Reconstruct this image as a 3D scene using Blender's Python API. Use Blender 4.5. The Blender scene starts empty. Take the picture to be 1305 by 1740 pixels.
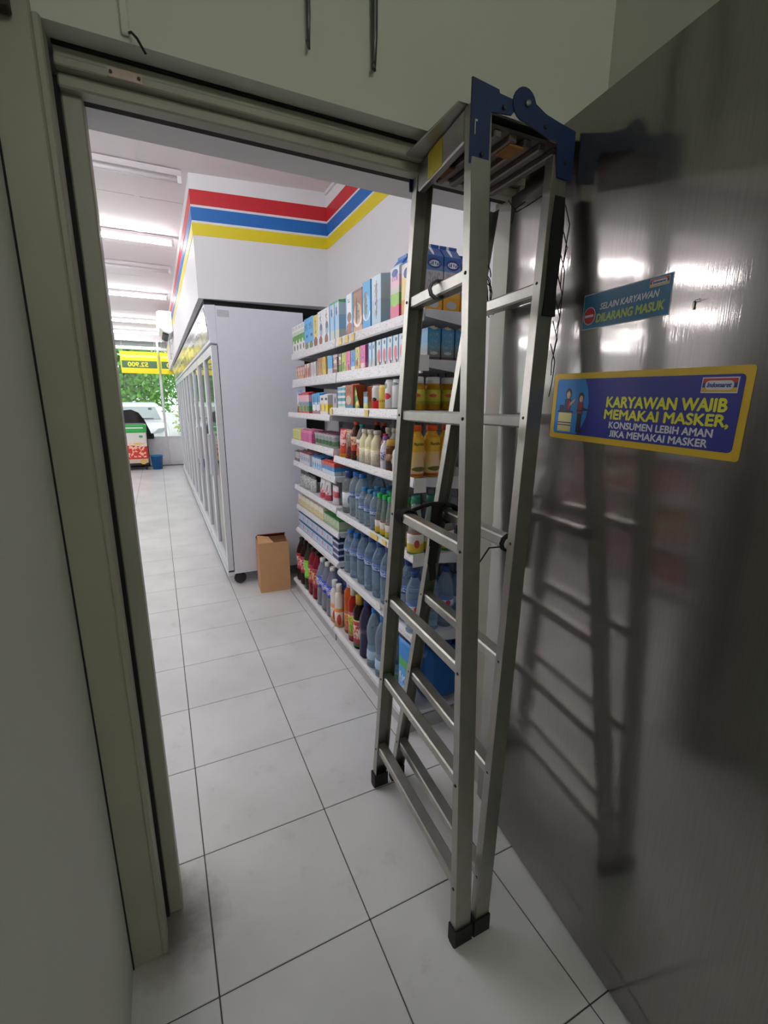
import bpy, bmesh, math, random
from mathutils import Vector, Matrix
random.seed(7)
S = bpy.context.scene
COL = S.collection

# ------------------------------------------------------------------ camera, world, exposure
F_PX, YAW, PITCH, ROLL = 782.616, 0.449598, -0.230355, 0.002736
cam_d = bpy.data.cameras.new('camera')
cam = bpy.data.objects.new('camera', cam_d); COL.objects.link(cam); S.camera = cam
cam_d.sensor_fit = 'VERTICAL'; cam_d.sensor_height = 36.0; cam_d.lens = F_PX * 36.0 / 1740.0
cam_d.clip_start = 0.02; cam_d.clip_end = 300
fw = Vector((math.sin(YAW)*math.cos(PITCH), math.cos(YAW)*math.cos(PITCH), math.sin(PITCH)))
rt = Vector((math.cos(YAW), -math.sin(YAW), 0)); up = rt.cross(fw)
rt2 = rt*math.cos(ROLL) + up*math.sin(ROLL); up2 = up*math.cos(ROLL) - rt*math.sin(ROLL)
M = Matrix((rt2, up2, -fw)).transposed().to_4x4(); M.translation = (0.0003, -2.1107, 1.4024)
cam.matrix_world = M

W = bpy.data.worlds.new('world'); S.world = W; W.use_nodes = True
bg = W.node_tree.nodes['Background']; bg.inputs[0].default_value = (0.93, 0.97, 1.0, 1); bg.inputs[1].default_value = 2.0
STORE_TUBE = 66.0       # emission of the lit shop tubes
BACK_TUBE = 80.0         # emission of the weak tube in the back room
S.view_settings.view_transform = 'Standard'; S.view_settings.look = 'None'
S.view_settings.gamma = 1.0; S.view_settings.use_curve_mapping = False
S.view_settings.exposure = 0.0

# ------------------------------------------------------------------ materials
MATS = {}
def lin(c):
    return tuple(((x/255.0)/12.92 if x/255.0 <= 0.04045 else ((x/255.0+0.055)/1.055)**2.4) for x in c) + (1.0,)
def newmat(name):
    m = bpy.data.materials.new(name); m.use_nodes = True
    nt = m.node_tree; return m, nt, nt.nodes['Principled BSDF']
def mat(name, rgb, rough=0.5, metal=0.0, var=0.08, scale=12.0, bump=0.0, **kw):
    """plain painted / plastic / metal surface with a little procedural variation"""
    if name in MATS: return MATS[name]
    m, nt, b = newmat(name)
    c = lin(rgb)
    tc = nt.nodes.new('ShaderNodeTexCoord'); n = nt.nodes.new('ShaderNodeTexNoise')
    n.inputs['Scale'].default_value = scale; n.inputs['Detail'].default_value = 5
    nt.links.new(tc.outputs['Object'], n.inputs['Vector'])
    mx = nt.nodes.new('ShaderNodeMix'); mx.data_type = 'RGBA'
    mx.inputs[6].default_value = tuple(v*(1-var) for v in c[:3]) + (1,)
    mx.inputs[7].default_value = tuple(min(1, v*(1+var)) for v in c[:3]) + (1,)
    nt.links.new(n.outputs['Fac'], mx.inputs[0]); nt.links.new(mx.outputs[2], b.inputs['Base Color'])
    b.inputs['Roughness'].default_value = rough; b.inputs['Metallic'].default_value = metal
    for k, v in kw.items(): b.inputs[k.replace('_', ' ')].default_value = v
    if bump:
        bp = nt.nodes.new('ShaderNodeBump'); bp.inputs['Strength'].default_value = bump; bp.inputs['Distance'].default_value = 0.004
        nt.links.new(n.outputs['Fac'], bp.inputs['Height']); nt.links.new(bp.outputs['Normal'], b.inputs['Normal'])
    MATS[name] = m; return m
def emit(name, rgb, strength):
    if name in MATS: return MATS[name]
    m, nt, b = newmat(name); c = lin(rgb)
    b.inputs['Base Color'].default_value = c; b.inputs['Emission Color'].default_value = c
    b.inputs['Emission Strength'].default_value = strength
    MATS[name] = m; return m
def pane(name, tint, refl=0.08, alpha=0.0, gray=(200, 205, 210)):
    """thin glass: see-through with a mirror share, and a pale film of ALPHA"""
    if name in MATS: return MATS[name]
    m, nt, b = newmat(name); nt.nodes.remove(b)
    out = nt.nodes['Material Output']
    tr = nt.nodes.new('ShaderNodeBsdfTransparent'); tr.inputs[0].default_value = tint + (1,)
    gl = nt.nodes.new('ShaderNodeBsdfGlossy'); gl.inputs['Roughness'].default_value = 0.03
    fr = nt.nodes.new('ShaderNodeFresnel'); fr.inputs[0].default_value = 1.45
    ad = nt.nodes.new('ShaderNodeMath'); ad.operation = 'ADD'; ad.use_clamp = True; ad.inputs[1].default_value = refl
    nt.links.new(fr.outputs[0], ad.inputs[0])
    mx = nt.nodes.new('ShaderNodeMixShader'); nt.links.new(ad.outputs[0], mx.inputs[0])
    nt.links.new(tr.outputs[0], mx.inputs[1]); nt.links.new(gl.outputs[0], mx.inputs[2])
    df = nt.nodes.new('ShaderNodeBsdfDiffuse'); df.inputs[0].default_value = lin(gray)
    m2 = nt.nodes.new('ShaderNodeMixShader'); m2.inputs[0].default_value = alpha
    nt.links.new(mx.outputs[0], m2.inputs[1]); nt.links.new(df.outputs[0], m2.inputs[2])
    nt.links.new(m2.outputs[0], out.inputs['Surface'])
    MATS[name] = m; return m
NP = [0]
def prnt(ramp, blobs=(), text=(), axis='Y', rough=0.35, noise=0.0):
    """flat package print: RAMP = [(height share, rgb)] bands from the bottom up, BLOBS = ellipses
    (u, v, ru, rv, rgb), TEXT = windows (u0, u1, v0, v1, rgb) of small letter-like marks"""
    NP[0] += 1
    m, nt, b = newmat('package_print_%03d' % NP[0]); L = nt.links.new
    tc = nt.nodes.new('ShaderNodeTexCoord'); sp = nt.nodes.new('ShaderNodeSeparateXYZ'); L(tc.outputs['Generated'], sp.inputs[0])
    rp = nt.nodes.new('ShaderNodeValToRGB'); rp.color_ramp.interpolation = 'CONSTANT'
    els = rp.color_ramp.elements
    while len(els) < len(ramp): els.new(0.5)
    while len(els) > max(1, len(ramp)): els.remove(els[-1])
    for e, (p, c) in zip(els, ramp): e.position = p; e.color = lin(c)
    L(sp.outputs['Z'], rp.inputs[0]); cur = rp.outputs[0]
    def math_(op, a, bb=None):
        n = nt.nodes.new('ShaderNodeMath'); n.operation = op
        for i, v in enumerate((a, bb)):
            if v is None: continue
            if isinstance(v, (int, float)): n.inputs[i].default_value = v
            else: L(v, n.inputs[i])
        return n.outputs[0]
    def over(fac, c):
        nonlocal cur
        mx = nt.nodes.new('ShaderNodeMix'); mx.data_type = 'RGBA'
        L(fac, mx.inputs[0]); L(cur, mx.inputs[6]); mx.inputs[7].default_value = lin(c); cur = mx.outputs[2]
    U, V = sp.outputs[axis], sp.outputs['Z']
    for (u, v, ru, rv, c) in blobs:
        a = math_('POWER', math_('DIVIDE', math_('SUBTRACT', U, u), ru), 2); d = math_('POWER', math_('DIVIDE', math_('SUBTRACT', V, v), rv), 2)
        over(math_('LESS_THAN', math_('ADD', a, d), 1.0), c)
    for (u0, u1, v0, v1, c) in text:
        ns = nt.nodes.new('ShaderNodeTexNoise'); ns.inputs['Scale'].default_value = 9; ns.inputs['Detail'].default_value = 1
        mp = nt.nodes.new('ShaderNodeMapping'); mp.inputs['Scale'].default_value = (1.6, 1.6, 1.1); L(tc.outputs['Generated'], mp.inputs[0]); L(mp.outputs[0], ns.inputs['Vector'])
        w = math_('MULTIPLY', math_('MULTIPLY', math_('GREATER_THAN', U, u0), math_('LESS_THAN', U, u1)),
                  math_('MULTIPLY', math_('GREATER_THAN', V, v0), math_('LESS_THAN', V, v1)))
        over(math_('MULTIPLY', w, math_('GREATER_THAN', ns.outputs['Fac'], 0.52)), c)
    L(cur, b.inputs['Base Color']); b.inputs['Roughness'].default_value = rough
    return m

# ------------------------------------------------------------------ mesh helpers
class MB:
    def __init__(s): s.v = []; s.f = []; s.mi = []; s.sm = []
    def add(s, vs, fs, mi=0, smooth=False):
        o = len(s.v); s.v += [tuple(p) for p in vs]
        s.f += [tuple(i+o for i in f) for f in fs]; s.mi += [mi]*len(fs); s.sm += [smooth]*len(fs); return s
    def box(s, x0, x1, y0, y1, z0, z1, mi=0):
        vs = [(x, y, z) for z in (z0, z1) for y in (y0, y1) for x in (x0, x1)]
        return s.add(vs, [(0, 2, 3, 1), (4, 5, 7, 6), (0, 1, 5, 4), (1, 3, 7, 5), (3, 2, 6, 7), (2, 0, 4, 6)], mi)
    def bar(s, a, b, w, h, upv=(0, 0, 1), mi=0):
        """straight bar of width w (across) and height h (along upv) from a to b"""
        a, b, u = Vector(a), Vector(b), Vector(upv)
        d = (b-a).normalized(); sx = d.cross(u).normalized(); uu = sx.cross(d).normalized()
        vs = []
        for p in (a, b):
            for i, j in ((-1, -1), (1, -1), (1, 1), (-1, 1)): vs.append(p + sx*(w/2*i) + uu*(h/2*j))
        return s.add(vs, [(3, 2, 1, 0), (4, 5, 6, 7), (0, 1, 5, 4), (1, 2, 6, 5), (2, 3, 7, 6), (3, 0, 4, 7)], mi)
    def prism(s, poly, axis, a, b, mi=0):
        """poly (2-D) extruded along axis from a to b; axis x: poly=(y,z), y: (x,z), z: (x,y)"""
        def P(p, t): return {'x': (t, p[0], p[1]), 'y': (p[0], t, p[1]), 'z': (p[0], p[1], t)}[axis]
        n = len(poly); vs = [P(p, a) for p in poly] + [P(p, b) for p in poly]
        fs = [tuple(range(n)), tuple(range(2*n-1, n-1, -1))] + [(i, i+n, (i+1) % n+n, (i+1) % n) for i in range(n)]
        return s.add(vs, fs, mi)
    def lathe(s, prof, seg=16, c=(0, 0, 0), mi=0, smooth=True, sq=1.0):
        vs = []; n = len(prof)
        for r, z in prof:
            for k in range(seg):
                t = 2*math.pi*k/seg; vs.append((c[0]+r*math.cos(t)*sq, c[1]+r*math.sin(t), c[2]+z))
        fs = [(i*seg+k, i*seg+(k+1) % seg, (i+1)*seg+(k+1) % seg, (i+1)*seg+k) for i in range(n-1) for k in range(seg)]
        s.add(vs, fs, mi, smooth); o = len(s.v)-n*seg
        s.f += [tuple(o+k for k in range(seg-1, -1, -1)), tuple(o+(n-1)*seg+k for k in range(seg))]; s.mi += [mi]*2; s.sm += [False]*2
        return s
    def tube(s, pts, r, seg=8, mi=0):
        pts = [Vector(p) for p in pts]; vs = []; n = len(pts)
        for i, p in enumerate(pts):
            d = (pts[min(i+1, n-1)]-pts[max(i-1, 0)]).normalized()
            a = d.cross(Vector((0.31, 0.87, 0.38))).normalized(); b = d.cross(a)
            rr = r[i] if isinstance(r, (list, tuple)) else r
            for k in range(seg):
                t = 2*math.pi*k/seg; vs.append(p + a*(rr*math.cos(t)) + b*(rr*math.sin(t)))
        fs = [(i*seg+k, i*seg+(k+1) % seg, (i+1)*seg+(k+1) % seg, (i+1)*seg+k) for i in range(n-1) for k in range(seg)]
        s.add(vs, fs, mi, True); o = len(s.v)-n*seg
        s.f += [tuple(o+k for k in range(seg-1, -1, -1)), tuple(o+(n-1)*seg+k for k in range(seg))]; s.mi += [mi]*2; s.sm += [False]*2
        return s
    def mesh(s, name, mats, bevel=0.0):
        me = bpy.data.meshes.new(name); me.from_pydata(s.v, [], s.f)
        for m in (mats if isinstance(mats, (list, tuple)) else [mats]): me.materials.append(m)
        me.polygons.foreach_set('material_index', s.mi); me.polygons.foreach_set('use_smooth', s.sm)
        bm = bmesh.new(); bm.from_mesh(me); bmesh.ops.recalc_face_normals(bm, faces=bm.faces)
        if bevel: bmesh.ops.bevel(bm, geom=list(bm.edges), offset=bevel, segments=1, affect='EDGES', profile=0.5)
        bm.to_mesh(me); bm.free(); me.update(); return me
    def build(s, name, mats, parent=None, loc=(0, 0, 0), rot=(0, 0, 0), bevel=0.0):
        o = bpy.data.objects.new(name, s.mesh(name, mats, bevel)); COL.objects.link(o)
        o.location = loc; o.rotation_euler = rot
        if parent: o.parent = parent
        return o
def box(name, x0, x1, y0, y1, z0, z1, m, parent=None, bevel=0.0): return MB().box(x0, x1, y0, y1, z0, z1).build(name, m, parent, bevel=bevel)
def link_mesh(name, me, parent=None, loc=(0, 0, 0), rot=(0, 0, 0)):
    o = bpy.data.objects.new(name, me); COL.objects.link(o); o.location = loc; o.rotation_euler = rot
    if parent: o.parent = parent
    return o
def empty(name, loc=(0, 0, 0), rz=0.0):
    o = bpy.data.objects.new(name, None); COL.objects.link(o); o.location = loc; o.rotation_euler = (0, 0, rz); o.empty_display_size = 0.05; return o
def tag(o, label, cat, group=None):
    o['label'] = label; o['category'] = cat
    if group: o['group'] = group
    return o
def struct(o, label=None):
    o['kind'] = 'structure'
    if label: o['label'] = label
    return o
def copy_tree(o, parent=None):
    c = o.copy(); COL.objects.link(c); c.parent = parent
    for ch in list(o.children): copy_tree(ch, c)
    return c
def text_mesh(txt, size, bold=0.0, shear=0.0, align='LEFT', spacing=1.0, width=None, ext=0.0004):
    """lettering as a thin solid in the local XY plane; WIDTH stretches it to that width"""
    cu = bpy.data.curves.new('lettering', 'FONT'); cu.body = txt; cu.size = size; cu.offset = bold; cu.shear = shear
    cu.align_x = align; cu.space_character = spacing; cu.extrude = ext; cu.resolution_u = 3
    o = bpy.data.objects.new('lettering', cu); COL.objects.link(o)
    dg = bpy.context.evaluated_depsgraph_get(); me = bpy.data.meshes.new_from_object(o.evaluated_get(dg))
    COL.objects.unlink(o); bpy.data.objects.remove(o); bpy.data.curves.remove(cu)
    xs = [v.co.x for v in me.vertices]
    if width and xs:
        k = width/(max(xs)-min(xs)); x0 = min(xs)
        for v in me.vertices: v.co.x = (v.co.x-x0)*k
    me.materials.clear(); return me

# ------------------------------------------------------------------ common materials
WALL_BACK = mat('back_room_paint', (205, 207, 196), 0.6, var=0.05, scale=3.0, bump=0.15)
WALL_SHOP = mat('shop_wall_paint', (232, 232, 234), 0.55, var=0.02, scale=3)
CEIL = mat('ceiling_paint', (244, 238, 238), 0.6, var=0.02, scale=2)
FRAME_PAINT = mat('grey_door_frame_paint', (158, 156, 142), 0.4, var=0.12, scale=6, bump=0.2)
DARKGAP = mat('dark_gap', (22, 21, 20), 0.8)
GROUT = mat('tile_grout', (92, 86, 84), 0.9, var=0.2, scale=30)
ALU = mat('ladder_aluminium', (164, 163, 156), 0.38, 0.9, var=0.16, scale=25)
STEEL_WHITE = mat('white_enamelled_steel', (222, 225, 232), 0.35, var=0.02)
SHELF_W = mat('shelf_steel', (214, 216, 222), 0.4, var=0.03)
RAIL_W = mat('price_rail_plastic', (222, 222, 224), 0.3, var=0.04, scale=40)
BLACK = mat('black_plastic', (20, 20, 21), 0.5)
BLACKC = mat('black_cloth', (24, 23, 24), 0.85, var=0.3, scale=60, bump=0.4)
WHITE_PL = mat('white_plastic', (236, 236, 236), 0.35)

# ------------------------------------------------------------------ floor
def tile_mat():
    m, nt, b = newmat('porcelain_tile'); L = nt.links.new
    tc = nt.nodes.new('ShaderNodeTexCoord'); geo = nt.nodes.new('ShaderNodeNewGeometry')
    n = nt.nodes.new('ShaderNodeTexNoise'); n.inputs['Scale'].default_value = 2.2; n.inputs['Detail'].default_value = 6; L(geo.outputs['Position'], n.inputs['Vector'])
    n2 = nt.nodes.new('ShaderNodeTexNoise'); n2.inputs['Scale'].default_value = 9.0; n2.inputs['Detail'].default_value = 8; n2.inputs['Roughness'].default_value = 0.7; L(geo.outputs['Position'], n2.inputs['Vector'])
    r = nt.nodes.new('ShaderNodeValToRGB'); r.color_ramp.elements[0].position = 0.30; r.color_ramp.elements[0].color = lin((212, 212, 212))
    r.color_ramp.elements[1].position = 0.62; r.color_ramp.elements[1].color = lin((228, 229, 230)); L(n.outputs['Fac'], r.inputs[0])
    r2 = nt.nodes.new('ShaderNodeValToRGB'); r2.color_ramp.elements[0].position = 0.26; r2.color_ramp.elements[0].color = (0.86, 0.84, 0.82, 1)
    r2.color_ramp.elements[1].position = 0.42; r2.color_ramp.elements[1].color = (1, 1, 1, 1); L(n2.outputs['Fac'], r2.inputs[0])
    mx = nt.nodes.new('ShaderNodeMix'); mx.data_type = 'RGBA'; mx.blend_type = 'MULTIPLY'; mx.inputs[0].default_value = 1
    L(r.outputs[0], mx.inputs[6]); L(r2.outputs[0], mx.inputs[7])
    vd = nt.nodes.new('ShaderNodeVectorMath'); vd.operation = 'DISTANCE'; vd.inputs[1].default_value = (-0.10, -0.985, 0); L(geo.outputs['Position'], vd.inputs[0])
    ad = nt.nodes.new('ShaderNodeMath'); ad.operation = 'MULTIPLY_ADD'; ad.inputs[1].default_value = 0.16; L(n2.outputs['Fac'], ad.inputs[0]); L(vd.outputs['Value'], ad.inputs[2])
    rg = nt.nodes.new('ShaderNodeMapRange'); rg.inputs[1].default_value = 0.12; rg.inputs[2].default_value = 0.24; rg.inputs[3].default_value = 0.8; rg.inputs[4].default_value = 0.0; L(ad.outputs[0], rg.inputs[0])
    mg = nt.nodes.new('ShaderNodeMix'); mg.data_type = 'RGBA'; mg.inputs[7].default_value = lin((96, 76, 66)); L(rg.outputs[0], mg.inputs[0]); L(mx.outputs[2], mg.inputs[6]); L(mg.outputs[2], b.inputs['Base Color'])
    b.inputs['Roughness'].default_value = 0.30; b.inputs['Specular IOR Level'].default_value = 0.45
    return m
TILE = tile_mat()
floor = struct(box('floor', -8.2, 1.40, -5.2, 9.95, -0.10, -0.0025, GROUT))
tm = MB().box(-0.1983, 0.1983, -0.1983, 0.1983, -0.006, 0.0).mesh('tile', TILE, bevel=0.0012)
for j in range(-6, 24):
    for i in range(-2, 3):
        link_mesh('tile', tm, floor, (0.4*i+0.2, 0.4*j+0.2, 0))
ts = MB()
for j in range(-13, 24):
    for i in range(-20, 4):
        if -2 <= i < 3 and j >= -6: continue
        x, y = 0.4*i+0.2, 0.4*j+0.2
        if x > 1.35 or y > 9.7 or y < -5.1: continue
        ts.box(x-0.1983, min(x+0.1983, 1.395), y-0.1983, y+0.1983, -0.006, 0.0)
o = ts.build('tile_field', TILE, floor); o['kind'] = 'stuff'
# ------------------------------------------------------------------ walls of the back room and the doorway
struct(box('wall_left', -0.40, -0.191, -5.0, -1.032, 0, 2.88, WALL_BACK))
struct(box('wall_back', -0.40, 1.30, -5.1, -5.0, 0, 2.88, WALL_BACK))
struct(box('wall_back_room_right', 1.20, 1.32, -5.0, -1.03, 0, 2.88, WALL_BACK))
struct(box('ceiling_back_room', -0.40, 1.32, -5.1, -0.93, 2.88, 2.96, WALL_BACK))
wd = struct(MB().box(-0.122, 1.20, -1.03, -0.93, 2.022, 2.88).build('wall_above_doorway', WALL_BACK))
struct(box('wall_doorway_right', 1.0, 1.32, -1.03, -0.93, 0, 2.022, WALL_BACK))
struct(box('wall_shop_left_of_door', -8.0, -0.077, -0.905, -0.80, 0, 2.88, WALL_SHOP))
struct(box('wall_shop_right_of_door', 0.975, 1.25, -0.905, -0.80, 0, 2.88, WALL_SHOP))
struct(box('wall_shop_lintel', -0.077, 0.975, -0.905, -0.80, 1.974, 2.88, WALL_SHOP))
# left jamb: pier, rebate, stop; head: frame and stop
tr = struct(empty('trim_1', (0, 0, 0)), 'grey painted metal door frame around the doorway')
box('pier', -0.40, -0.122, -1.046, -0.93, 0, 2.88, FRAME_PAINT, tr, 0.003)
box('edge_strip', -0.1225, -0.109, -1.046, -0.982, 0, 2.02, FRAME_PAINT, tr, 0.003)
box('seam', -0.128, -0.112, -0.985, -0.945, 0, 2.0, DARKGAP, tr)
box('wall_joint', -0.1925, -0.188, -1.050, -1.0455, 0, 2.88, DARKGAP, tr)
box('jamb', -0.104, -0.069, -0.945, -0.875, 0, 1.985, FRAME_PAINT, tr, 0.003)
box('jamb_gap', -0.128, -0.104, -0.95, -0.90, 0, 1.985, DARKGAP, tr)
box('head', -0.104, 1.0, -0.985, -0.93, 1.985, 2.0, FRAME_PAINT, tr, 0.002)
box('head_face', -0.104, 1.0, -0.978, -0.93, 2.0, 2.018, FRAME_PAINT, tr, 0.002)
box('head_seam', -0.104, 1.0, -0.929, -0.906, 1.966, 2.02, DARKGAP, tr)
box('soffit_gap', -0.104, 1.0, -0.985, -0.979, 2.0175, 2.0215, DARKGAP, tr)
box('head_stop', -0.104, 1.0, -0.965, -0.93, 1.962, 1.986, FRAME_PAINT, tr, 0.003)
box('right_jamb', 0.958, 1.0, -0.985, -0.875, 0, 1.985, FRAME_PAINT, tr, 0.003)
pl = box('strike_plate', -0.022, 0.036, -0.988, -0.984, 1.986, 2.001, mat('tarnished_plate', (176, 158, 148), 0.5, 0.3, var=0.3, scale=60), tr)
for x in (-0.016, 0.030): MB().lathe([(0.003, 0), (0.003, 0.002)], 8).build('plate_screw', mat('rust', (92, 66, 56), 0.8), pl, (x, -0.9885, 1.993), (math.pi/2, 0, 0))
tr2 = struct(box('trim_2', 0.008, 0.022, -1.038, -1.031, 2.030, 2.86, WALL_BACK, bevel=0.002), 'thin painted cable trunking running up the wall above the doorway')
w = MB().tube([(0.020, -1.036, 2.034), (0.024, -1.046, 2.030), (0.032, -1.052, 2.020), (0.040, -1.046, 2.010), (0.044, -1.042, 2.006)], 0.0022, 6).build('cable_end', BLACK)
tag(w, 'loose black cable end dangling over the doorway corner', 'cable')
# ------------------------------------------------------------------ shop shell
wr = struct(box('wall_right', 1.25, 1.35, -0.80, 9.95, 0, 2.88, WALL_SHOP))
struct(box('wall_shop_far_left', -8.1, -8.0, -1.0, 9.95, 0, 2.88, WALL_SHOP))
bk = struct(MB().prism([(0.335, 1.56), (1.25, 1.45), (1.25, 9.9), (0.335, 9.9)], 'z', 2.115, 2.88).build('wall_bulkhead', WALL_SHOP))
RED = mat('stripe_red', (196, 30, 42), 0.5, var=0.03); BLU = mat('stripe_blue', (18, 104, 184), 0.5, var=0.03); YEL = mat('stripe_yellow', (226, 208, 22), 0.5, var=0.03)
for nm, m, z0, z1 in (('red_stripe', RED, 2.695, 2.785), ('blue_stripe', BLU, 2.60, 2.68), ('yellow_stripe', YEL, 2.51, 2.585)):
    MB().prism([(0.333, 1.5585), (1.25, 1.4485), (1.25, 1.4503), (0.333, 1.5605)], 'z', z0, z1).build(nm, m, bk)
    box(nm, 0.3325, 0.3352, 1.5585, 9.9, z0, z1, m, bk)
    box(nm, 1.248, 1.2505, -0.80, 1.4485, z0, z1, m, wr)
box('cornice_line', 1.235, 1.25, -0.80, 1.45, 2.862, 2.88, WALL_SHOP, wr)
box('gap_shade', 0.37, 1.25, 1.585, 8.0, 2.061, 2.115, DARKGAP, bk)  # added dark strip standing for the shade in the void above the coolers
box('corner_shade', 1.06, 1.25, 1.62, 1.65, 0, 2.06, DARKGAP, bk)  # added dark panel standing for the shade between cooler and wall
ceil = struct(box('ceiling', -8.1, 1.35, -0.93, 9.95, 2.892, 2.98, mat('ceiling_joint', (150, 144, 146), 0.8)))
xs = [-8.0, -6.08, -4.86, -3.64, -2.42, -1.20, 0.02, 1.25]; ys = [-0.80, 0.89, 2.11, 3.33, 4.55, 5.77, 6.99, 8.21, 9.9]
for a in range(7):
    for b_ in range(8):
        box('ceiling_panel', xs[a]+0.003, xs[a+1]-0.003, ys[b_]+0.004, ys[b_+1]-0.004, 2.88, 2.893, CEIL, ceil)
for x in xs[1:-1]: box('cover_strip', x-0.018, x+0.018, -0.80, 9.9, 2.876, 2.8805, CEIL, ceil)
# ------------------------------------------------------------------ tube lights
TUBE_ON = emit('lit_tube', (252, 250, 252), STORE_TUBE); TUBE_OFF = mat('unlit_tube', (236, 232, 236), 0.3)
BATTEN = mat('lamp_batten', (214, 208, 210), 0.4)
TUBE_SOFT = emit('lit_tube_aisle', (252, 250, 252), 33.0)
def tube_light(xc, y, z, on, label, length=1.2, group=None, m=None):
    t = tag(empty('tube_light', (xc, y, z)), label, 'lamp', group)
    MB().prism([(-0.020, -0.001), (0.020, -0.001), (0.020, -0.022), (0.014, -0.034), (-0.014, -0.034), (-0.020, -0.022)], 'x', -length/2, length/2).build('batten', BATTEN, t)
    MB().tube([(-length/2+0.02, 0, -0.058), (length/2-0.02, 0, -0.058)], 0.014, 10).build('tube', m or (TUBE_ON if on else TUBE_OFF), t)
    for s in (-1, 1): MB().box(-0.012, 0.012, -0.014, 0.014, -0.076, -0.034).build('lamp_holder', WHITE_PL, t, (s*(length/2-0.012), 0, 0))
    return t
ZC = 2.8755
tube_light(-0.31, 1.56, ZC, False, 'unlit white ceiling tube light nearest to the doorway')
tube_light(-0.31, 2.93, ZC, True, 'glowing ceiling tube light, the nearest lit one seen through the doorway', m=TUBE_SOFT)
tube_light(-0.31, 3.95, ZC, False, 'unlit ceiling tube light between the two nearest glowing tubes')
tube_light(-0.31, 5.42, ZC, True, 'glowing ceiling tube light, second lit one from the doorway', m=TUBE_SOFT)
tube_light(-0.31, 7.70, ZC, True, 'glowing ceiling tube light beside the air conditioner', m=TUBE_SOFT)
tube_light(-0.31, 9.2, ZC, True, 'farthest ceiling tube light just inside the shop front', m=TUBE_SOFT)
tube_light(-0.31, 0.20, ZC, True, 'added unseen ceiling tube light, brightening the shop just inside the doorway')  # added lamp out of sight, brightens bulkhead, cooler side and near floor
for y, xl in ((0.2, (-1.75, -3.2, -4.7)), (2.4, (-1.75, -3.1, -4.5, -6.2)), (4.4, (-2.4, -3.9, -5.4)), (6.3, (-2.4, -4.2, -6.0)), (8.3, (-2.4, -4.6, -6.9))):  # nearest row is added out of sight for more light by the doorway
    for x in xl:
        tube_light(x, y, ZC, True, 'glowing ceiling tube light, mirrored in the steel door except the added unseen nearest row', group='shop tubes mirrored in the door and added unseen nearest row')
tube_light(0.45, -3.9, 2.879, True, 'dim greenish tube light on the back room ceiling behind the camera', 1.2, None, emit('weak_tube', (247, 250, 240), BACK_TUBE))

# ------------------------------------------------------------------ shop front and the outdoors
ALU_W = mat('shopfront_white_frame', (232, 232, 234), 0.4)
win = struct(empty('window_1', (0, 0, 0)), 'glazed shop front with white frames')
MULL = [-7.9, -6.4, -4.9, -3.5, -2.2, -0.95, 0.145, 1.2]
for x in MULL: box('mullion', x-0.025, x+0.025, 9.80, 9.86, 0.0, 2.75, ALU_W, win, 0.003)
for a, b_ in zip(MULL[:-1], MULL[1:]):
    box('window_pane', a+0.025, b_-0.025, 9.826, 9.834, 0.66, 2.55, pane('shop_glass', (0.97, 0.99, 0.98), 0.02), win)
    box('fanlight_pane', a+0.025, b_-0.025, 9.826, 9.834, 2.60, 2.75, pane('shop_glass', (1, 1, 1)), win)
    box('lower_panel', a+0.025, b_-0.025, 9.82, 9.84, 0.0, 0.62, mat('lower_panel_white', (246, 246, 250), 0.4), win)
    box('transom', a+0.025, b_-0.025, 9.805, 9.855, 0.62, 0.66, ALU_W, win); box('head_rail', a+0.025, b_-0.025, 9.805, 9.855, 2.55, 2.60, ALU_W, win)
struct(box('wall_front', -8.1, 1.35, 9.80, 9.95, 2.75, 2.98, WALL_SHOP))
struct(box('ground', -40, 40, 9.95, 70, -0.12, -0.02, mat('paved_yard', (190, 190, 188), 0.8, var=0.1, scale=2)))
sh = tag(empty('roller_shutter', (0, 10.25, 2.62)), 'grey roller shutter housing above the shop front, outside', 'shutter')
for k in range(5): MB().box(-8, 1.3, -0.02, 0.02, 0.06*k, 0.06*k+0.052).build('slat', mat('shutter_grey', (150, 150, 150), 0.5, 0.4), sh, (0, 0.02*k, 0))
MB().box(-8, 1.3, -0.06, 0.2, 0.31, 0.40).build('shutter_box', mat('shutter_grey', (150, 150, 150)), sh)
BAN_Y = mat('banner_yellow', (250, 232, 30), 0.5, var=0.03); BAN_G = mat('banner_green_band', (74, 116, 84), 0.5, var=0.05)
for x0, x1, price, lab in ((-0.60, 0.135, '52.900', 'yellow price banner reading 52.900 backwards, hung in the shop window'),
                           (0.175, 0.80, '00', 'yellow price banner beside the 52.900 one, partly hidden by the coolers')):
    bn = tag(empty('price_banner', (x0, 9.70, 2.04)), lab, 'banner'); w_ = x1-x0
    MB().box(0, w_, -0.004, 0.004, 0, 0.455).build('sheet', BAN_Y, bn)
    MB().box(0.02, w_-0.03, -0.006, -0.0035, 0.115, 0.265).build('green_band', BAN_G, bn)
    for z0, z1 in ((0.335, 0.385),): MB().box(0.02, w_-0.03, -0.006, -0.0035, z0, z1).build('pale_band', mat('banner_pale', (250, 244, 150), 0.5), bn)
    if price == '52.900':
        me = text_mesh(price, 0.13, bold=0.004, width=0.40); me.materials.append(BAN_Y)
        t = link_mesh('lettering', me, bn, (0.53, -0.0068, 0.145), (math.pi/2, 0, 0)); t.scale = (-1, 1, 1)
    else:
        me = text_mesh('00', 0.13, bold=0.004, width=0.15); me.materials.append(BAN_Y)
        t = link_mesh('lettering', me, bn, (0.27, -0.0068, 0.145), (math.pi/2, 0, 0)); t.scale = (-1, 1, 1)
    for x in (0.05, w_-0.05): MB().tube([(x, 0, 0.455), (x, 0, 0.835)], 0.003, 6).build('hanging_cord', WHITE_PL, bn)
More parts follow.
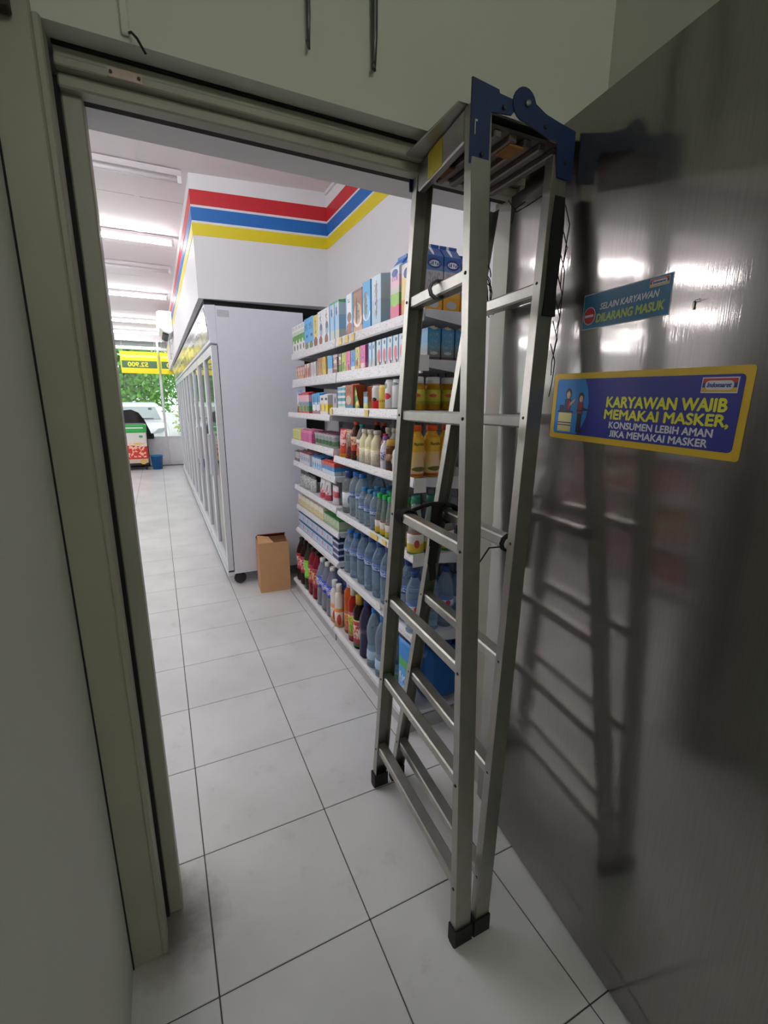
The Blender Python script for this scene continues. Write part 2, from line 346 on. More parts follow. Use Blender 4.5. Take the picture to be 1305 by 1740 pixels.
# white car
CAR = mat('white_car_paint', (228, 228, 232), 0.2, var=0.01); CGL = mat('windscreen_glass', (150, 162, 162), 0.08, var=0.2, scale=2)
car = tag(empty('parked_car', (-0.60, 11.9, -0.02)), 'white car parked nose-in outside the shop window', 'car')
def loft(secs):
    mb = MB(); n = len(secs[0]); vs = [p for s_ in secs for p in s_]
    fs = [(i*n+k, i*n+(k+1) % n, (i+1)*n+(k+1) % n, (i+1)*n+k) for i in range(len(secs)-1) for k in range(n)]
    fs += [tuple(range(n-1, -1, -1)), tuple((len(secs)-1)*n+k for k in range(n))]
    mb.add(vs, fs, 0, True); return mb
def rr(w, z0, z1, y, r=0.18, n=4):
    pts = []
    for cx, cz, a0 in ((w-r, z1-r, 0), (-w+r, z1-r, 90), (-w+r, z0+r, 180), (w-r, z0+r, 270)):
        for k in range(n+1):
            a = math.radians(a0+90*k/n); pts.append((cx+r*math.cos(a), y, cz+r*math.sin(a)))
    return pts
loft([rr(0.72, 0.28, 0.62, 0.0, 0.14), rr(0.80, 0.22, 0.78, 0.10, 0.16), rr(0.85, 0.20, 0.86, 0.45), rr(0.87, 0.20, 0.96, 1.0), rr(0.87, 0.2, 0.98, 2.2), rr(0.86, 0.2, 0.98, 3.4), rr(0.80, 0.3, 0.9, 3.8, 0.15)]).build('body', CAR, car)
loft([rr(0.78, 0.86, 0.98, 0.72, 0.05), rr(0.74, 0.9, 1.30, 1.30, 0.15), rr(0.70, 0.9, 1.44, 1.75, 0.18), rr(0.68, 0.9, 1.46, 2.6, 0.18), rr(0.66, 0.9, 1.35, 3.4, 0.15)]).build('cabin', CAR, car)
MB().add([(-0.68, 0.70, 1.0), (0.68, 0.70, 1.0), (0.56, 1.24, 1.33), (-0.56, 1.24, 1.33), (-0.68, 0.80, 0.985), (0.68, 0.80, 0.985), (0.56, 1.36, 1.30), (-0.56, 1.36, 1.30)],
         [(0, 1, 2, 3), (7, 6, 5, 4), (0, 4, 5, 1), (1, 5, 6, 2), (2, 6, 7, 3), (3, 7, 4, 0)]).build('windscreen', CGL, car)
MB().bar((-0.6, 0.69, 1.01), (0.5, 0.70, 1.01), 0.02, 0.02).build('wiper', BLACK, car)
for s in (-1, 1):
    MB().prism([(s*0.42, 0.62), (s*0.72, 0.68), (s*0.78, 0.78), (s*0.60, 0.76)], 'y', -0.01, 0.22).build('headlight', mat('headlight_lens', (176, 182, 186), 0.1, var=0.4, scale=20), car)
    for y in (0.62, 2.95): MB().lathe([(0.29, -0.09), (0.30, 0), (0.29, 0.09)], 20).build('wheel', BLACK, car, (s*0.76, y, 0.30), (0, math.pi/2, 0))
box('grille', -0.36, 0.36, -0.02, 0.06, 0.48, 0.60, BLACK, car)
box('windscreen_sticker', 0.38, 0.47, 1.10, 1.14, 1.24, 1.30, mat('sticker_grey', (90, 92, 104)), car)
# trees behind
LEAF = mat('tree_leaves', (104, 172, 58), 0.6, var=0.5, scale=3); BARK = mat('tree_bark', (92, 78, 62), 0.9, var=0.3)
def tree(x, y, rx, ry, z0, z1, n, label, m=LEAF, leaf=0.10):
    t = tag(empty('tree', (x, y, -0.02)), label, 'tree')
    mb = MB(); zc, rz = (z0+z1)/2, (z1-z0)/2
    for _ in range(n):
        a = random.uniform(0, 2*math.pi); c = random.uniform(-1, 1); q = random.uniform(0.25, 1.0)
        s_ = math.sqrt(1-c*c); wob = 1+0.25*math.sin(3*a)*s_
        p = Vector((rx*q*s_*math.cos(a)*wob, ry*q*s_*math.sin(a), zc+rz*q*c))
        u = Vector((random.gauss(0, 1), random.gauss(0, 1), random.gauss(0, 1))).normalized(); v = u.cross(Vector((random.gauss(0, 1), random.gauss(0, 1), 1))).normalized()
        l = leaf*random.uniform(0.6, 1.3); mb.add([p-u*l, p+v*l*0.45, p+u*l, p-v*l*0.45], [(0, 1, 2, 3)])
    f = mb.build('foliage', m, t); f['kind'] = 'stuff'
    MB().tube([(0, 0, 0), (0.05, 0, zc*0.6), (0, 0.05, zc)], [0.12, 0.09, 0.06], 10).build('trunk', BARK, t)
tree(-1.2, 18.5, 2.9, 1.6, 0.7, 4.6, 16000, 'dense dark green tree behind the white car')
tree(3.4, 22.5, 1.9, 1.3, 0.5, 4.8, 8000, 'narrower tree to the right behind the parked car', mat('dark_leaves', (64, 104, 54), 0.6, var=0.5, scale=3))
tree(1.15, 16.6, 0.6, 0.5, 0.1, 1.5, 600, 'low pale yellow-green bush right of the parked car', mat('pale_leaves', (186, 204, 110), 0.6, var=0.3, scale=3), 0.09)
tree(-8.6, 19, 3.0, 1.8, 0.8, 4.5, 2000, 'tree further left along the yard outside')

# freezer cart, bucket, black cover at the shop front
fz = tag(empty('ice_cream_freezer', (-0.62, 9.05, 0)), 'small freezer with green top and red fruit print near the shop front', 'freezer')
MB().box(-0.30, 0.36, -0.02, 0.5, 0.10, 0.80).build('body', prnt([(0, (40, 34, 34)), (0.08, (206, 190, 170)), (0.2, (190, 40, 30)), (0.58, (232, 226, 218)), (1.0, (232, 226, 218))],
    [(0.75, 0.66, 0.16, 0.03, (230, 200, 60)), (0.85, 0.12, 0.10, 0.08, (214, 178, 96)), (0.55, 0.42, 0.4, 0.2, (206, 48, 36)), (0.85, 0.88, 0.06, 0.04, (70, 170, 100))], [(0.1, 0.95, 0.25, 0.7, (240, 190, 160))], 'X'), fz, bevel=0.012)
MB().box(-0.31, 0.37, -0.03, 0.51, 0.80, 0.965).build('top_rim', mat('freezer_green', (44, 176, 74), 0.35), fz, bevel=0.015)
MB().box(-0.25, 0.32, -0.036, -0.029, 0.885, 0.91).build('white_trim', WHITE_PL, fz)
MB().box(-0.28, 0.34, 0.02, 0.46, 0.966, 0.985).build('sliding_lid', pane('lid_glass', (0.9, 0.95, 0.95), 0.1, 0.3), fz)
for x in (-0.24, 0.30):
    for y in (0.04, 0.44): MB().lathe([(0.045, -0.015), (0.05, 0), (0.045, 0.015)], 14).build('caster', BLACK, fz, (x, y, 0.05), (0, math.pi/2, 0))
cv = tag(empty('black_cover', (-0.45, 9.70, 0.0)), 'black rounded cover standing between green freezer and shop window', 'cover')
loft([[(x*(1-0.25*t), -0.06+0.10*t*0, 0)[:1] + (-0.05+0.1*t, z*(1-0.05*t)) for x, z in ((-0.30, 0.66), (0.30, 0.66), (0.27, 0.80), (0.18, 1.04), (0.08, 1.20), (-0.06, 1.27), (-0.24, 1.25), (-0.30, 1.1))] for t in (0.0, 0.5, 1.0)]).build('shell', BLACK, cv)
MB().box(0.14, 0.34, -0.04, 0.04, 0.62, 0.74).build('side_flap', BLACK, cv, bevel=0.02)
MB().box(-0.2, 0.2, -0.03, 0.03, 0.0, 0.68).build('stand', BLACK, cv)
bu = tag(empty('bucket', (-0.10, 9.12, 0)), 'blue plastic bucket on the floor beside the freezer', 'bucket')
BB = mat('bucket_blue', (30, 100, 160), 0.4)
MB().lathe([(0.095, 0), (0.120, 0.28), (0.128, 0.28), (0.128, 0.30), (0.116, 0.30), (0.09, 0.012)], 20).build('pail', BB, bu)
MB().tube([(0.128*math.cos(a), 0.02*math.sin(a)-0.02, 0.285-0.06*math.sin(a)) for a in [math.pi*k/10 for k in range(11)]], 0.003, 6).build('handle', WHITE_PL, bu)
# air conditioner on the bulkhead
ac = tag(empty('air_conditioner', (0.332, 5.75, 2.40)), 'white wall air conditioner with rounded front, above the coolers', 'air conditioner')
MB().prism([(0, 0.04), (-0.05, 0.0), (-0.12, 0.02), (-0.18, 0.08), (-0.205, 0.17), (-0.205, 0.29), (-0.17, 0.315), (0, 0.315)], 'y', 0, 0.95).build('casing', WHITE_PL, ac, bevel=0.006)
MB().prism([(-0.145, 0.02), (-0.115, -0.005), (-0.07, -0.012), (-0.06, -0.004), (-0.13, 0.03)], 'y', 0.06, 0.89).build('louvre', BLACK, ac)
MB().box(-0.2065, -0.204, 0.1, 0.2, 0.2, 0.215).build('badge', mat('badge_grey', (120, 120, 124)), ac)
pp = tag(empty('drain_pipe', (0.30, 6.75, 0)), 'thin white drain pipe below the air conditioner', 'pipe')
MB().tube([(0.0, 0, 2.12), (0.0, 0, 2.42)], 0.014, 10).build('pipe_run', WHITE_PL, pp)
for z in (2.2, 2.36): MB().box(-0.018, 0.034, -0.018, 0.018, z, z+0.02).build('pipe_clip', WHITE_PL, pp)

# ------------------------------------------------------------------ drink coolers
COOL_W = mat('cooler_white', (228, 232, 242), 0.35, var=0.02); COOL_D = mat('cooler_door_frame', (214, 217, 222), 0.3, var=0.02)
GASK = mat('door_gasket', (44, 44, 50), 0.7)
HEADP = prnt([(0, (150, 142, 132)), (0.12, (176, 168, 150)), (0.42, (120, 116, 112)), (0.5, (206, 204, 206)), (0.72, (170, 168, 170))],
             [(0.2, 0.30, 0.13, 0.2, (206, 198, 150)), (0.5, 0.28, 0.12, 0.22, (214, 206, 158)), (0.8, 0.30, 0.13, 0.2, (206, 198, 150)), (0.5, 0.62, 0.35, 0.08, (240, 240, 240))],
             [(0.05, 0.95, 0.4, 0.6, (70, 66, 64))], 'Y', rough=0.15)
CGLASS = pane('cooler_glass', (0.80, 0.84, 0.84), 0.10, 0.10)
COOL_IN = mat('cooler_inside', (150, 154, 156), 0.5)
def cooler(y0, y1, dz, label):
    c = tag(empty('drinks_cooler', (0.43, y0, 0)), label, 'cooler', 'row of drinks coolers along the aisle'); n = y1-y0-0.012; T = 2.06
    MB().box(0, 0.62, 0, n, 0.10, 0.14).box(0, 0.62, 0, 0.03, 0.14, T-0.03).box(0, 0.62, n-0.03, n, 0.14, T-0.03).box(0.59, 0.62, 0.03, n-0.03, 0.14, T-0.03).box(0, 0.62, 0, n, T-0.03, T).build('cabinet', COOL_W, c)
    MB().box(0.585, 0.589, 0.031, n-0.031, 0.141, T-0.031).build('lining', COOL_IN, c)
    MB().box(-0.004, 0.004, 0.001, 0.012, 0.125, 1.80).box(-0.045, -0.001, 0.0, 0.012, 0.118+0, 0.126).build('gasket', GASK, c)
    MB().box(-0.05, 0.0, 0, n, 0.085, 0.117).build('kick_rail', COOL_D, c, bevel=0.004)
    MB().prism([(0, T+0.005), (-0.075, T), (-0.058, 1.93), (-0.05, 1.815), (0, 1.81)], 'y', 0, n).build('header', COOL_W, c, bevel=0.003)
    MB().add([(-0.0765, 0.02, T-0.015), (-0.0765, n-0.02, T-0.015), (-0.0535, n-0.02, 1.835), (-0.0535, 0.02, 1.835), (-0.070, 0.02, T-0.02), (-0.070, n-0.02, T-0.02), (-0.049, n-0.02, 1.835), (-0.049, 0.02, 1.835)],
             [(0, 1, 2, 3), (7, 6, 5, 4), (0, 4, 5, 1), (1, 5, 6, 2), (2, 6, 7, 3), (3, 7, 4, 0)]).build('header_print', HEADP, c)
    for k in range(2):
        d0, d1 = k*n/2+0.003, (k+1)*n/2-0.003
        d = MB().box(-0.045, -0.005, d0, d0+0.055, 0.13, 1.80).box(-0.045, -0.005, d1-0.055, d1, 0.13, 1.80).box(-0.045, -0.005, d0+0.055, d1-0.055, 0.13, 0.21).box(-0.045, -0.005, d0+0.055, d1-0.055, 1.74, 1.80).build('door', COOL_D, c)
        MB().box(-0.030, -0.024, d0+0.055, d1-0.055, 0.21, 1.74).build('glass', CGLASS, d)
        MB().box(-0.060, -0.0455, (d1-0.04 if k == 0 else d0+0.02), (d1-0.02 if k == 0 else d0+0.04), 0.80, 1.15).build('handle', COOL_D, d, bevel=0.003)
    for z in (0.45, 0.77, 1.09, 1.41): MB().box(0.02, 0.56, 0.035, n-0.035, z, z+0.012).build('inside_shelf', STEEL_WHITE, c)
    for x, y in ((0.045, 0.045), (0.55, 0.045), (0.045, n-0.045), (0.55, n-0.045)):
        MB().lathe([(0.04, -0.02), (0.048, 0), (0.04, 0.02)], 14).build('caster', BLACK, c, (x, y, 0.0485), (math.pi/2, 0, 0))
    return c
c0 = cooler(1.47, 2.77, 0, 'white drinks cooler nearest to the doorway, with its blank side showing')
sp = MB().box(0.01, 0.09, -0.002, 0.0, 1.99, 2.035).build('maker_plate', mat('plate_grey', (196, 198, 204), 0.4), c0)
cooler(2.78, 4.12, 0, 'second glass-door drinks cooler from the doorway')
cooler(4.13, 5.36, 0, 'third glass-door drinks cooler from the doorway')
cooler(5.37, 6.70, 0, 'fourth glass-door drinks cooler from the doorway')
cooler(6.71, 8.05, 0, 'last glass-door drinks cooler before the shop front')
st = tag(empty('bottle_stack', (0.44, 8.45, 0)), 'dark rack with blue wrapped bottles past the last cooler', 'rack')
MB().box(0, 0.3, -0.15, 0.15, 0, 0.03).box(0, 0.02, -0.15, -0.13, 0.03, 1.1).box(0, 0.02, 0.13, 0.15, 0.03, 1.1).box(0, 0.3, -0.15, 0.15, 0.55, 0.57).build('frame', BLACK, st)
for z in (0.03, 0.57): MB().box(0.01, 0.28, -0.12, 0.12, z, z+0.35).build('wrapped_bottles', mat('wrap_blue', (60, 120, 190), 0.3, var=0.3), st, bevel=0.02)

# ------------------------------------------------------------------ cardboard box
CARD = mat('brown_cardboard', (200, 156, 112), 0.8, var=0.08, scale=18, bump=0.1); CARDR = mat('cardboard_red_print', (150, 44, 44), 0.7)
cb = tag(empty('cardboard_box', (0.70, 1.32, 0), math.radians(-4)), 'brown open cardboard box on the floor between cooler and shelves', 'box')
MB().box(-0.112, 0.112, -0.095, -0.091, 0.0, 0.39).build('front_side', CARD, cb); MB().box(-0.112, 0.112, 0.087, 0.091, 0, 0.39).build('rear_side', CARD, cb)
MB().box(-0.112, -0.108, -0.0905, 0.0865, 0, 0.39).build('left_side', CARD, cb); MB().box(0.108, 0.112, -0.0905, 0.0865, 0, 0.39).build('right_side', CARD, cb)
MB().box(-0.107, 0.107, -0.090, 0.086, 0.0, 0.004).build('bottom', CARD, cb)
MB().add([(-0.112, -0.093, 0.39), (0.0, -0.093, 0.39), (-0.03, -0.02, 0.415), (-0.112, -0.01, 0.43), (-0.112, -0.090, 0.393), (0.0, -0.090, 0.393), (-0.03, -0.018, 0.418), (-0.112, -0.008, 0.433)],
         [(0, 1, 2, 3), (7, 6, 5, 4), (0, 4, 5, 1), (1, 5, 6, 2), (2, 6, 7, 3), (3, 7, 4, 0)]).build('torn_flap', CARD, cb)
MB().add([(-0.112, 0.09, 0.39), (0.112, 0.09, 0.39), (0.105, 0.02, 0.425), (-0.105, 0.02, 0.425), (-0.112, 0.093, 0.393), (0.112, 0.093, 0.393), (0.105, 0.022, 0.43), (-0.105, 0.022, 0.43)],
         [(0, 1, 2, 3), (7, 6, 5, 4), (0, 4, 5, 1), (1, 5, 6, 2), (2, 6, 7, 3), (3, 7, 4, 0)]).build('rear_flap', CARDR, cb)

# ------------------------------------------------------------------ wall shelving (two bays)
BACKP = mat('shelf_back_panel', (150, 150, 154), 0.6, var=0.05)  # white panel; shade behind the goods is put into its grey
TAG_Y = mat('price_tag_yellow', (226, 200, 120), 0.5); TAG_W = mat('price_tag_white', (236, 234, 232), 0.5)
def rail_mat():
    m, nt, b = newmat('price_tag_strip'); L = nt.links.new
    tc = nt.nodes.new('ShaderNodeTexCoord'); w1 = nt.nodes.new('ShaderNodeTexBrick'); mp = nt.nodes.new('ShaderNodeMapping')
    mp.inputs['Rotation'].default_value = (0, math.pi/2, math.pi/2)
    n = nt.nodes.new('ShaderNodeTexNoise'); n.inputs['Scale'].default_value = 120; n.inputs['Detail'].default_value = 2
    mp2 = nt.nodes.new('ShaderNodeMapping'); mp2.inputs['Scale'].default_value = (1, 0.5, 1.6); L(tc.outputs['Object'], mp2.inputs[0]); L(mp2.outputs[0], n.inputs['Vector'])
    r = nt.nodes.new('ShaderNodeValToRGB'); r.color_ramp.elements[0].position = 0.36; r.color_ramp.elements[0].color = lin((192, 191, 197)); r.color_ramp.elements[1].position = 0.46; r.color_ramp.elements[1].color = lin((226, 225, 226))
    L(n.outputs['Fac'], r.inputs[0]); L(r.outputs[0], b.inputs['Base Color']); b.inputs['Roughness'].default_value = 0.3
    return m
STRIP = rail_mat()
# (front x, top z, rail bottom z, round rail)
FAR = [(0.88, 1.735, 1.69, 0), (0.88, 1.565, 1.512, 0), (0.84, 1.345, 1.31, 0), (0.855, 1.16, 1.12, 0), (0.862, 1.005, 0.965, 0), (0.865, 0.83, 0.79, 0), (0.875, 0.68, 0.64, 0), (0.87, 0.50, 0.455, 1)]
NEAR = [(0.88, 1.735, 1.69, 0), (0.88, 1.565, 1.512, 0), (0.84, 1.383, 1.343, 0), (0.855, 1.128, 1.09, 0), (0.865, 0.815, 0.78, 0), (0.87, 0.465, 0.42, 1)]
def bay(y0, y1, shelves, label, open_end):
    g = tag(empty('wall_shelving', (1.24, y0, 0)), label, 'shelving', 'wall shelving bays'); n = y1-y0
    if open_end: # wire grid back with posts
        gr = MB()
        for k in range(13): gr.box(-0.012, -0.008, 0.04+k*(n-0.08)/12-0.0015, 0.04+k*(n-0.08)/12+0.0015, 0.12, 1.66)
        for k in range(20): gr.box(-0.014, -0.010, 0.02, n-0.02, 0.15+k*0.075, 0.153+k*0.075)
        q = gr.build('wire_grid', mat('grid_wire', (120, 122, 126), 0.5, 0.5), g); q['kind'] = 'stuff'
    MB().box(-0.006, 0.0, 0.02, n-0.02, 0.1, 1.78).build('back_panel', BACKP, g)
    for y in (0.0, n-0.03): MB().box(-0.03, 0.0, y+0.001, y+0.029, 0, 1.80).build('post', SHELF_W, g)
    sl = MB()
    for (fx, zt, zb, rd) in shelves + [(0.835, 0.105, 0.07, 1)]:
        base = zt < 0.2
        s_ = MB().box(fx-1.24+0.006, -0.03, 0.002, n-0.002, zt-0.022, zt-0.004).build('base_deck' if base else 'shelf', SHELF_W, g)
        xf = fx-1.24
        if rd: # fat half-round rail
            rz = (zt+zb)/2; rw = (zt-zb)/2
            pts = [(xf+0.012, rz-rw), (xf+0.004, rz-rw*0.95), (xf-0.008, rz-rw*0.5), (xf-0.011, rz), (xf-0.008, rz+rw*0.5), (xf+0.004, rz+rw*0.95), (xf+0.012, rz+rw)]
            rl = MB().prism(pts, 'y', 0.003, n-0.003).build('price_rail', RAIL_W, s_)
            MB().box(xf-0.0118, xf-0.0105, 0.01, n-0.01, rz-rw*0.3, rz+rw*0.4).build('tag_strip', STRIP, s_)
        else:
            rl = MB().prism([(xf+0.006, zb), (xf-0.001, zb), (xf-0.004, zb+0.006), (xf+0.002, zt), (xf+0.006, zt)], 'y', 0.003, n-0.003).build('price_rail', RAIL_W, s_)
            MB().add([(xf-0.0045, 0.01, zb+0.008), (xf-0.0045, n-0.01, zb+0.008), (xf+0.0008, n-0.01, zt-0.003), (xf+0.0008, 0.01, zt-0.003), (xf, 0.01, zb+0.008), (xf, n-0.01, zb+0.008), (xf+0.003, n-0.01, zt-0.003), (xf+0.003, 0.01, zt-0.003)],
                     [(0, 1, 2, 3), (7, 6, 5, 4), (0, 4, 5, 1), (1, 5, 6, 2), (2, 6, 7, 3), (3, 7, 4, 0)]).build('tag_strip', STRIP, s_)
        if not base: # side brackets, tapering to the front
            for y in ((0.0, n-0.0025) if not open_end else (-0.001, n-0.0025)):
                MB().prism([(xf+0.01, zt-0.004), (xf+0.01, zt-0.03), (xf+0.20, zt-0.055), (-0.03, zt-0.06), (-0.03, zt+0.02), (-0.08, zt-0.004)], 'y', y-0.0025, y).build('bracket', SHELF_W, s_)
    MB().box(0.845-1.24, -0.02, 0.01, n-0.01, 0.0, 0.07).build('kick_plate', mat('kick_grey', (176, 176, 178), 0.5), g)
    for y in (0.03, n-0.03): MB().lathe([(0.018, 0), (0.018, 0.012)], 10).build('foot', BLACK, g, (0.88-1.24, y, 0))
    return g
gf = bay(0.302, 1.20, FAR, 'far bay of white wall shelving, with many narrow shelves of cartons', False)
gn = bay(-0.60, 0.298, NEAR, 'near bay of white wall shelving behind the ladder, full of bottles', True)
def tags(g, y0, fx, zt, zb, ys, m, nm):
    for y in ys: MB().box(fx-1.24-0.0068, fx-1.24-0.0035, y-y0-0.02, y-y0+0.02, zb+0.005, zt-0.006).build(nm, m, g)
tags(gn, -0.60, 0.88, 1.735, 1.69, (0.05, 0.13, 0.22), TAG_Y, 'yellow_price_tag')
tags(gn, -0.60, 0.84, 1.383, 1.343, (0.27, -0.20), TAG_Y, 'yellow_price_tag')
tags(gn, -0.60, 0.865, 0.815, 0.78, (-0.20, -0.24, -0.33), TAG_Y, 'yellow_price_tag')
MB().lathe([(0.022, 0), (0.022, 0.002)], 8).build('round_price_tag', TAG_W, gn, (0.855-1.24, 0.32, 0.475), (0, -math.pi/2, 0))
for z in (1.55, 1.10, 0.80, 0.44): MB().box(-0.385, -0.333, -0.0045, -0.0025, z-0.03, z+0.025).build('white_price_card', TAG_W, gn)

# ------------------------------------------------------------------ packaged goods
W_ = (232, 232, 234); SKY = (92, 176, 226); NAVY = (28, 62, 140); GRN = (86, 158, 62); BRN = (130, 82, 54); PNK = (224, 120, 168); LIME = (208, 214, 100); YLW = (226, 198, 72)
REDC = (196, 36, 44); TAN = (206, 164, 110); TEAL = (36, 122, 160); ORG = (226, 108, 34); CRM = (232, 220, 178); GRY = (170, 172, 178); DRK = (44, 34, 36)
def carton_mesh(w, h, d, m):
    mb = MB().box(-d/2, d/2, -w/2, w/2, 0, h-0.004)
    mb.prism([(-d/2+0.004, h-0.004), (d/2-0.004, h-0.004), (0.002, h+0.001), (-0.002, h+0.001)], 'y', -w/2+0.002, w/2-0.002)
    mb.box(-0.0015, 0.0015, -w/2+0.001, w/2-0.001, h-0.002, h+0.004)
    return mb.mesh('carton', m, bevel=0.0009)
def gable_mesh(w, h, d, m):
    mb = MB().box(-d/2, d/2, -w/2, w/2, 0, h*0.80)
    mb.prism([(-d/2, h*0.80), (d/2, h*0.80), (0.004, h*0.95), (-0.004, h*0.95)], 'y', -w/2, w/2)
    mb.box(-0.003, 0.003, -w/2, w/2, h*0.945, h)
    return mb.mesh('gable_carton', m, bevel=0.0008)
def pouch_mesh(w, h, d, m):
    mb = MB(); nx, nz = 6, 8; vs = []
    for s in (-1, 1):
        for k in range(nz+1):
            for i in range(nx+1):
                u, v = i/nx, k/nz; th = d/2*(4*u*(1-u))**0.5*(1-v**3)*(0.75+0.25*math.sin(5*u+3*v))
                if k == 0: th = d/2*0.8*(4*u*(1-u))**0.5
                vs.append((s*max(th, 0.0008), (u-0.5)*w*(1-0.06*math.sin(math.pi*v)), v*h))
    N = (nx+1)*(nz+1); fs = []
    for k in range(nz):
        for i in range(nx):
            a = k*(nx+1)+i; fs.append((a, a+1, a+nx+2, a+nx+1)); fs.append((N+a+nx+1, N+a+nx+2, N+a+1, N+a))
    rim = [i for i in range(nx+1)] + [k*(nx+1)+nx for k in range(1, nz+1)] + [nz*(nx+1)+i for i in range(nx-1, -1, -1)] + [k*(nx+1) for k in range(nz-1, 0, -1)]
    for a, b_ in zip(rim, rim[1:]+rim[:1]): fs.append((a, a+N, b_+N, b_))
    mb.add(vs, fs, 0, True); return mb.mesh('pouch', m)
def can_mesh(r, h, m): return MB().lathe([(r*0.86, 0), (r, 0.006), (r, h-0.012), (r*0.84, h-0.003), (r*0.86, h), (r*0.78, h-0.002)], 18).mesh('can', m)
PROF = { # share of radius, share of height (to the neck top)
 'pet':   [(0.80, 0), (0.98, 0.02), (1, 0.10), (0.94, 0.13), (1, 0.16), (0.94, 0.32), (0.86, 0.42), (0.97, 0.52), (1, 0.60), (0.96, 0.68), (0.72, 0.80), (0.42, 0.90), (0.36, 0.93)],
 'water': [(0.80, 0), (0.98, 0.02), (1, 0.06), (0.93, 0.09), (1, 0.12), (0.93, 0.16), (1, 0.20), (1, 0.45), (0.93, 0.50), (1, 0.55), (1, 0.66), (0.80, 0.78), (0.46, 0.88), (0.40, 0.92)],
 'milk':  [(0.86, 0), (1, 0.03), (1, 0.50), (1.0, 0.60), (0.92, 0.70), (0.60, 0.79), (0.50, 0.82), (0.50, 0.90)],
 'juice': [(0.84, 0), (1, 0.03), (1, 0.28), (0.90, 0.42), (0.88, 0.48), (0.99, 0.62), (0.96, 0.72), (0.74, 0.82), (0.60, 0.86), (0.60, 0.90)],
 'cone':  [(0.90, 0), (1, 0.02), (1, 0.34), (0.92, 0.40), (0.52, 0.82), (0.46, 0.90)],
 'jar':   [(0.90, 0), (1, 0.03), (1, 0.70), (0.90, 0.78), (0.78, 0.82)],
 'slim':  [(0.88, 0), (1, 0.02), (1, 0.70), (0.85, 0.76), (0.52, 0.82), (0.52, 0.84)],
}
CAPR = {'pet': 0.42, 'water': 0.46, 'milk': 0.56, 'juice': 0.66, 'cone': 0.56, 'jar': 0.86, 'slim': 0.60}
def plast(rgb, tr=0.0, rough=0.15):
    k = 'bottle_plastic_%d_%d_%d_%d' % (rgb + (int(tr*100),))
    return mat(k, rgb, rough, var=0.06, scale=40, Transmission_Weight=tr, IOR=1.25)
def bottle(prof, r, h, bm_, cap, lab=None, name='bottle', axis='Y'):
    t = empty(name); p = PROF[prof]; top = p[-1][1]
    MB().lathe([(a*r, b_*h) for a, b_ in p], 18).build('body', bm_, t)
    cr = CAPR[prof]*r
    MB().lathe([(cr, top*h-0.002), (cr, h-0.002), (cr*0.92, h)], 14).build('cap', cap, t)
    if lab:
        z0, z1, lm = lab
        inside = [(a, b_) for a, b_ in p if z0 < b_ < z1]
        def rad(z):
            for (a0, b0), (a1, b1) in zip(p[:-1], p[1:]):
                if b0 <= z <= b1: return a0+(a1-a0)*(z-b0)/(b1-b0)
            return 1
        pr = [(rad(z0), z0)] + inside + [(rad(z1), z1)]
        MB().lathe([(a*r+0.0007, b_*h) for a, b_ in pr], 18).build('label', lm, t)
    return t
def cup_tree(r, h, body, lid):
    t = empty('drink_cup'); MB().lathe([(r*0.76, 0), (r*0.95, h*0.9), (r, h*0.92)], 14).build('body', body, t)
    MB().lathe([(r, h*0.92), (r*1.04, h*0.93), (r*1.04, h), (r*0.9, h)], 14).build('lid', lid, t); return t
COUNT = [0]
def run(proto, ys, xs, z, label, cat, group, jitter=0.0, rz=0.0, back=None):
    """stand copies of PROTO (an object tree) at every y in YS and depth x in XS"""
    first = True; base = label; n, m_ = len(ys), len(xs)
    ORD = ['first', 'second', 'third', 'fourth', 'fifth', 'sixth', 'seventh']
    for r_, x in enumerate(xs):
        for i_, y in enumerate(ys):
            label = base
            if group and n > 1: label += ', %s from far end' % ORD[i_]
            if group and m_ > 1 and n > 1: label += ', ' + (('front', 'back') if m_ == 2 else ('front', 'middle', 'back'))[r_] + ' row'
            if group and m_ > 1 and n == 1: label += ', ' + ('nearest the aisle' if r_ == 0 else 'nearest the wall' if r_ == m_-1 else 'second from aisle' if r_ == 1 else 'third from aisle')
            if len(label.split()) > 16: print('LONG', len(label.split()), label)
            o = proto if first else copy_tree(proto); first = False
            o.location = (x, y, z+0.0005 - 0.004); o.rotation_euler = (0, 0, rz + random.uniform(-jitter, jitter)); COUNT[0] += 1
            tag(o, label, cat, group if len(ys)*len(xs) > 1 else None)
def spread(y1, y0, n): w = (y1-y0)/n; return [y1-w*(k+0.5) for k in range(n)], w
def boxes(kind, y1, y0, n, h, d, m, xf, z, name, label, group, cat='carton', rows=1, tiers=1):
    ys, w = spread(y1, y0, n); w -= 0.003
    me = {'carton': carton_mesh, 'gable': gable_mesh, 'pouch': pouch_mesh}[kind](w, h, d, m)
    for t in range(tiers):
        o = link_mesh(name, me)
        run(o, ys, [xf+0.010+d/2+r_*(d+0.004) for r_ in range(rows)], z+t*(h+0.005), label if tiers == 1 else label + (', upper layer' if t else ', lower layer'), cat, group + (' upper' if t else ''), 0.0 if kind == 'carton' else 0.03)
X1, Z1 = 0.88, 1.735
boxes('carton', 1.19, 0.905, 4, 0.180, 0.07, prnt([(0, W_), (0.35, GRN), (0.62, (196, 214, 190)), (0.75, W_)], [(0.6, 0.35, 0.25, 0.12, (226, 232, 220)), (0.3, 0.2, 0.2, 0.1, BRN)], [(0.1, 0.9, 0.8, 0.92, (90, 120, 90))]), X1, Z1, 'milk_carton', 'white and green milk carton at far end of the top shelf', 'green milk cartons')
